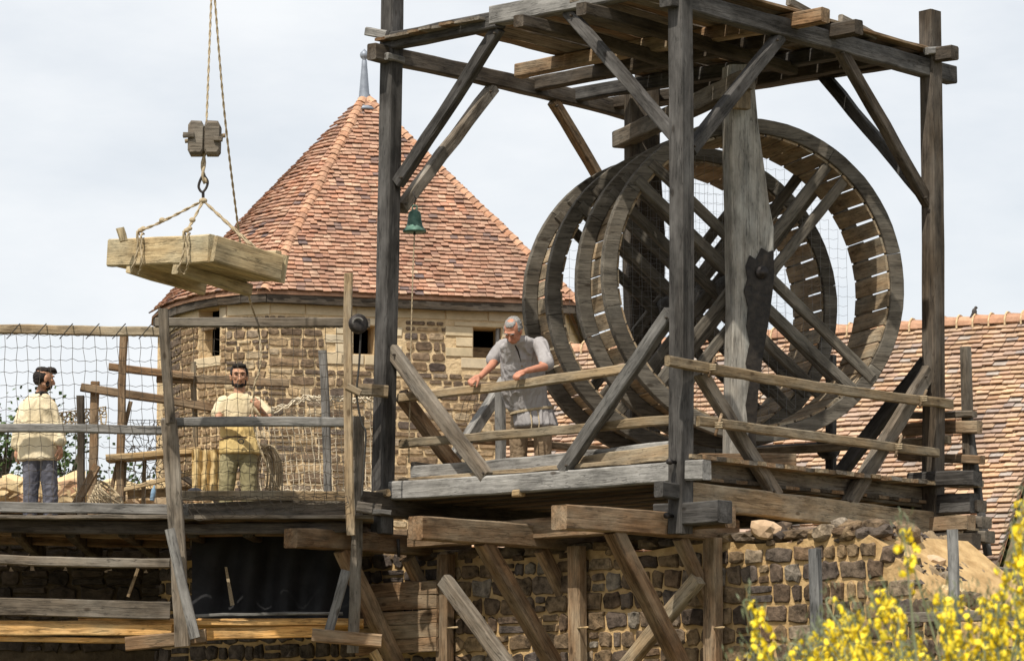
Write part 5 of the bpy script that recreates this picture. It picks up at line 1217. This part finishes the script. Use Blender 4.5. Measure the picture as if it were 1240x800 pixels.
M['flower'] = rndmat('petal_broom_yellow', [(0, (.80, .56, .015)), (.5, (.86, .66, .03)), (1, (.90, .74, .08))], 20, True, 0, .6, .1)
M['stem'] = rndmat('broom_green', [(0, (.13, .16, .08)), (.5, (.20, .23, .13)), (1, (.28, .31, .20))], 20, True, 0, .8, .2)
br = thing('broom_shrub', 'broom bush covered in bright yellow flowers in the near right foreground', 'shrub', (1.75, 12.3, 0))
Sv, Sf, Fv, Ff = [], [], [], []
def topy(x):
    xs = [880, 905, 930, 960, 985, 1010, 1040, 1070, 1100, 1130, 1160, 1190, 1210, 1235, 1260, 1330]; ys = [835, 800, 790, 800, 778, 765, 742, 730, 735, 735, 740, 728, 690, 640, 620, 580]
    return float(np.interp(x, xs, ys))
def flower(c, s, up):
    up = up.normalized(); a = up.orthogonal().normalized(); b = up.cross(a); rt = random.uniform(0, 6.28); a, b = a*math.cos(rt)+b*math.sin(rt), b*math.cos(rt)-a*math.sin(rt)
    for (o, ra, rb, tilt) in ((up*.25+a*.15, .62, .60, .5), (a*.45-up*.1, .55, .32, -.3), (a*.15+b*.35, .42, .34, .1), (a*.15-b*.35, .42, .34, .1)):
        b0 = len(Fv); cc = c+o*s; u = (a*tilt+up*(1-abs(tilt)*.4)).normalized(); v = b
        Fv.append(cc+a*s*.22); n_ = 7
        for k in range(n_):
            w_ = 2*PI*k/n_; Fv.append(cc+u*math.cos(w_)*ra*s*random.uniform(.85, 1.1)+v*math.sin(w_)*rb*s)
        Fv.append(cc-a*s*.10)
        for k in range(n_): Ff.append((b0, b0+1+k, b0+1+(k+1) % n_)); Ff.append((b0+n_+1, b0+1+(k+1) % n_, b0+1+k))
rnd = random.Random(11)
tips = []
while len(tips) < 170:
    x = 895+(1330-895)*rnd.random()**.7; y = topy(x)+rnd.random()**1.1*(840-topy(x)+20); tips.append((x, y))
tips += [(1101, 660), (1097, 664), (908, 746), (918, 758), (1010, 742), (1240, 628), (1228, 655)]
Y0b = 12.3/K
for (x, y) in tips:
    tip = PY(x, y, Y0b+rnd.uniform(-.9, 1.3)); base = Vector((1.75+rnd.uniform(-.3, .4), tip.y*.5+12.4*.5, 0)); h = tip.z
    mid = base.lerp(tip, .62)+Vector((-.12*(tip.x-base.x), 0, .10)); pts = curve([base, mid, tip+Vector((0, 0, -.02)), tip+Vector((rnd.uniform(-.02, .02), 0, .05))], 6)
    tubeverts(Sv, Sf, pts, [.006-.004*i/len(pts) for i in range(len(pts))], 4)
    nf = rnd.randint(8, 17); L2 = rnd.uniform(.12, .28); dirn = (pts[-1]-pts[-8]).normalized()
    for k in range(nf):
        q = pts[-1]-dirn*L2*k/nf+Vector((rnd.uniform(-.02, .02), rnd.uniform(-.02, .02), rnd.uniform(-.01, .01))); flower(q, rnd.uniform(.018, .026), Vector((rnd.uniform(-1, 1), rnd.uniform(-1, .3), .9)))
    for k in range(26):
        q = pts[rnd.randint(len(pts)//2, len(pts)-1)]+Vector((rnd.uniform(-.03, .03), rnd.uniform(-.03, .03), rnd.uniform(-.05, .05))); dd = Vector((rnd.uniform(-.6, .6), rnd.uniform(-.6, .6), 1)).normalized()*rnd.uniform(.02, .05); sd_ = dd.orthogonal().normalized()*.0035
        b0 = len(Sv); Sv += [q-sd_*.3, q+dd*.5+sd_, q+dd, q+dd*.5-sd_]; Sf.append((b0, b0+1, b0+2, b0+3))
tag(world_mesh('stems', Sv, Sf, M['stem'], br), kind='stuff'); tag(world_mesh('flowers', Fv, Ff, M['flower'], br), kind='stuff')

# ================================================================ trees beyond the rampart
M['leaf'] = rndmat('leaf_green', [(0, (.030, .055, .018)), (.5, (.055, .095, .028)), (1, (.095, .14, .045))], 4, True, 0, .7, .2)
M['bark'] = simple('bark', (.05, .04, .03), .95, (.11, .09, .07), 8, .8)
def tree(x, ytop, Y_, rad, lab, seed):
    rr = random.Random(seed); c = PY(x, ytop, Y_); hgt = c.z; base = Vector((c.x, c.y, 0)); t = thing('tree', lab, 'tree', base, 'trees beyond the rampart')
    V = []; F = []; tubeverts(V, F, curve([base, base+Vector((.1, 0, hgt*.4)), base+Vector((-.05, 0, hgt*.85))], 5), [.22-.016*i for i in range(11)], 8)
    world_mesh('trunk', V, F, M['bark'], t); limbs = []
    for k in range(9):
        a = k*2.4+rr.random(); z0 = hgt*(.35+.055*k); e = base+Vector((math.cos(a)*rad*.75*(1.1-k*.07), math.sin(a)*rad*.75*(1.1-k*.07), z0+hgt*.16)); b = base+Vector((0, 0, z0)); limbs.append(e); V = []; F = []
        tubeverts(V, F, [b, b.lerp(e, .5)+Vector((0, 0, .12)), e], [.07, .045, .015], 5); world_mesh('limb', V, F, M['bark'], t)
    V = []; F = []
    for k in range(26):
        if k < 9: cc = limbs[k]
        else:
            a = rr.random()*6.28; zz = rr.uniform(.35, .97); r_ = rad*math.sqrt(max(0, 1-((zz-.6)/.4)**2))*rr.uniform(.3, 1); cc = base+Vector((math.cos(a)*r_, math.sin(a)*r_, hgt*zz))
        cr = rr.uniform(.35, .6)
        for q in range(120):
            v = Vector((rr.gauss(0, 1), rr.gauss(0, 1), rr.gauss(0, .8)))*cr*.5; p = cc+v
            if p.z > hgt*1.02: continue
            n = Vector((rr.gauss(0, 1), rr.gauss(0, 1), rr.gauss(0, 1)+.5)).normalized(); a_ = n.orthogonal().normalized()*rr.uniform(.03, .06); b_ = n.cross(a_).normalized()*rr.uniform(.025, .045); b0 = len(V)
            V += [p-a_, p+b_, p+a_, p-b_]; F.append((b0, b0+1, b0+2, b0+3))
    tag(world_mesh('crown', V, F, M['leaf'], t), kind='stuff')
tree(4, 466, 76, 1.3, 'green tree beyond the rampart at the far left edge, left of the cream jacket', 1)
tree(82, 498, 78, 1.1, 'green tree beyond the rampart just right of the cream jacket', 2)
tree(130, 560, 75, 1.0, 'low green treetop showing between the left scaffold posts', 3)
for o in S.objects:
    if o.type == 'MESH' and o.name.split('.')[0] in ('flowers',): pass
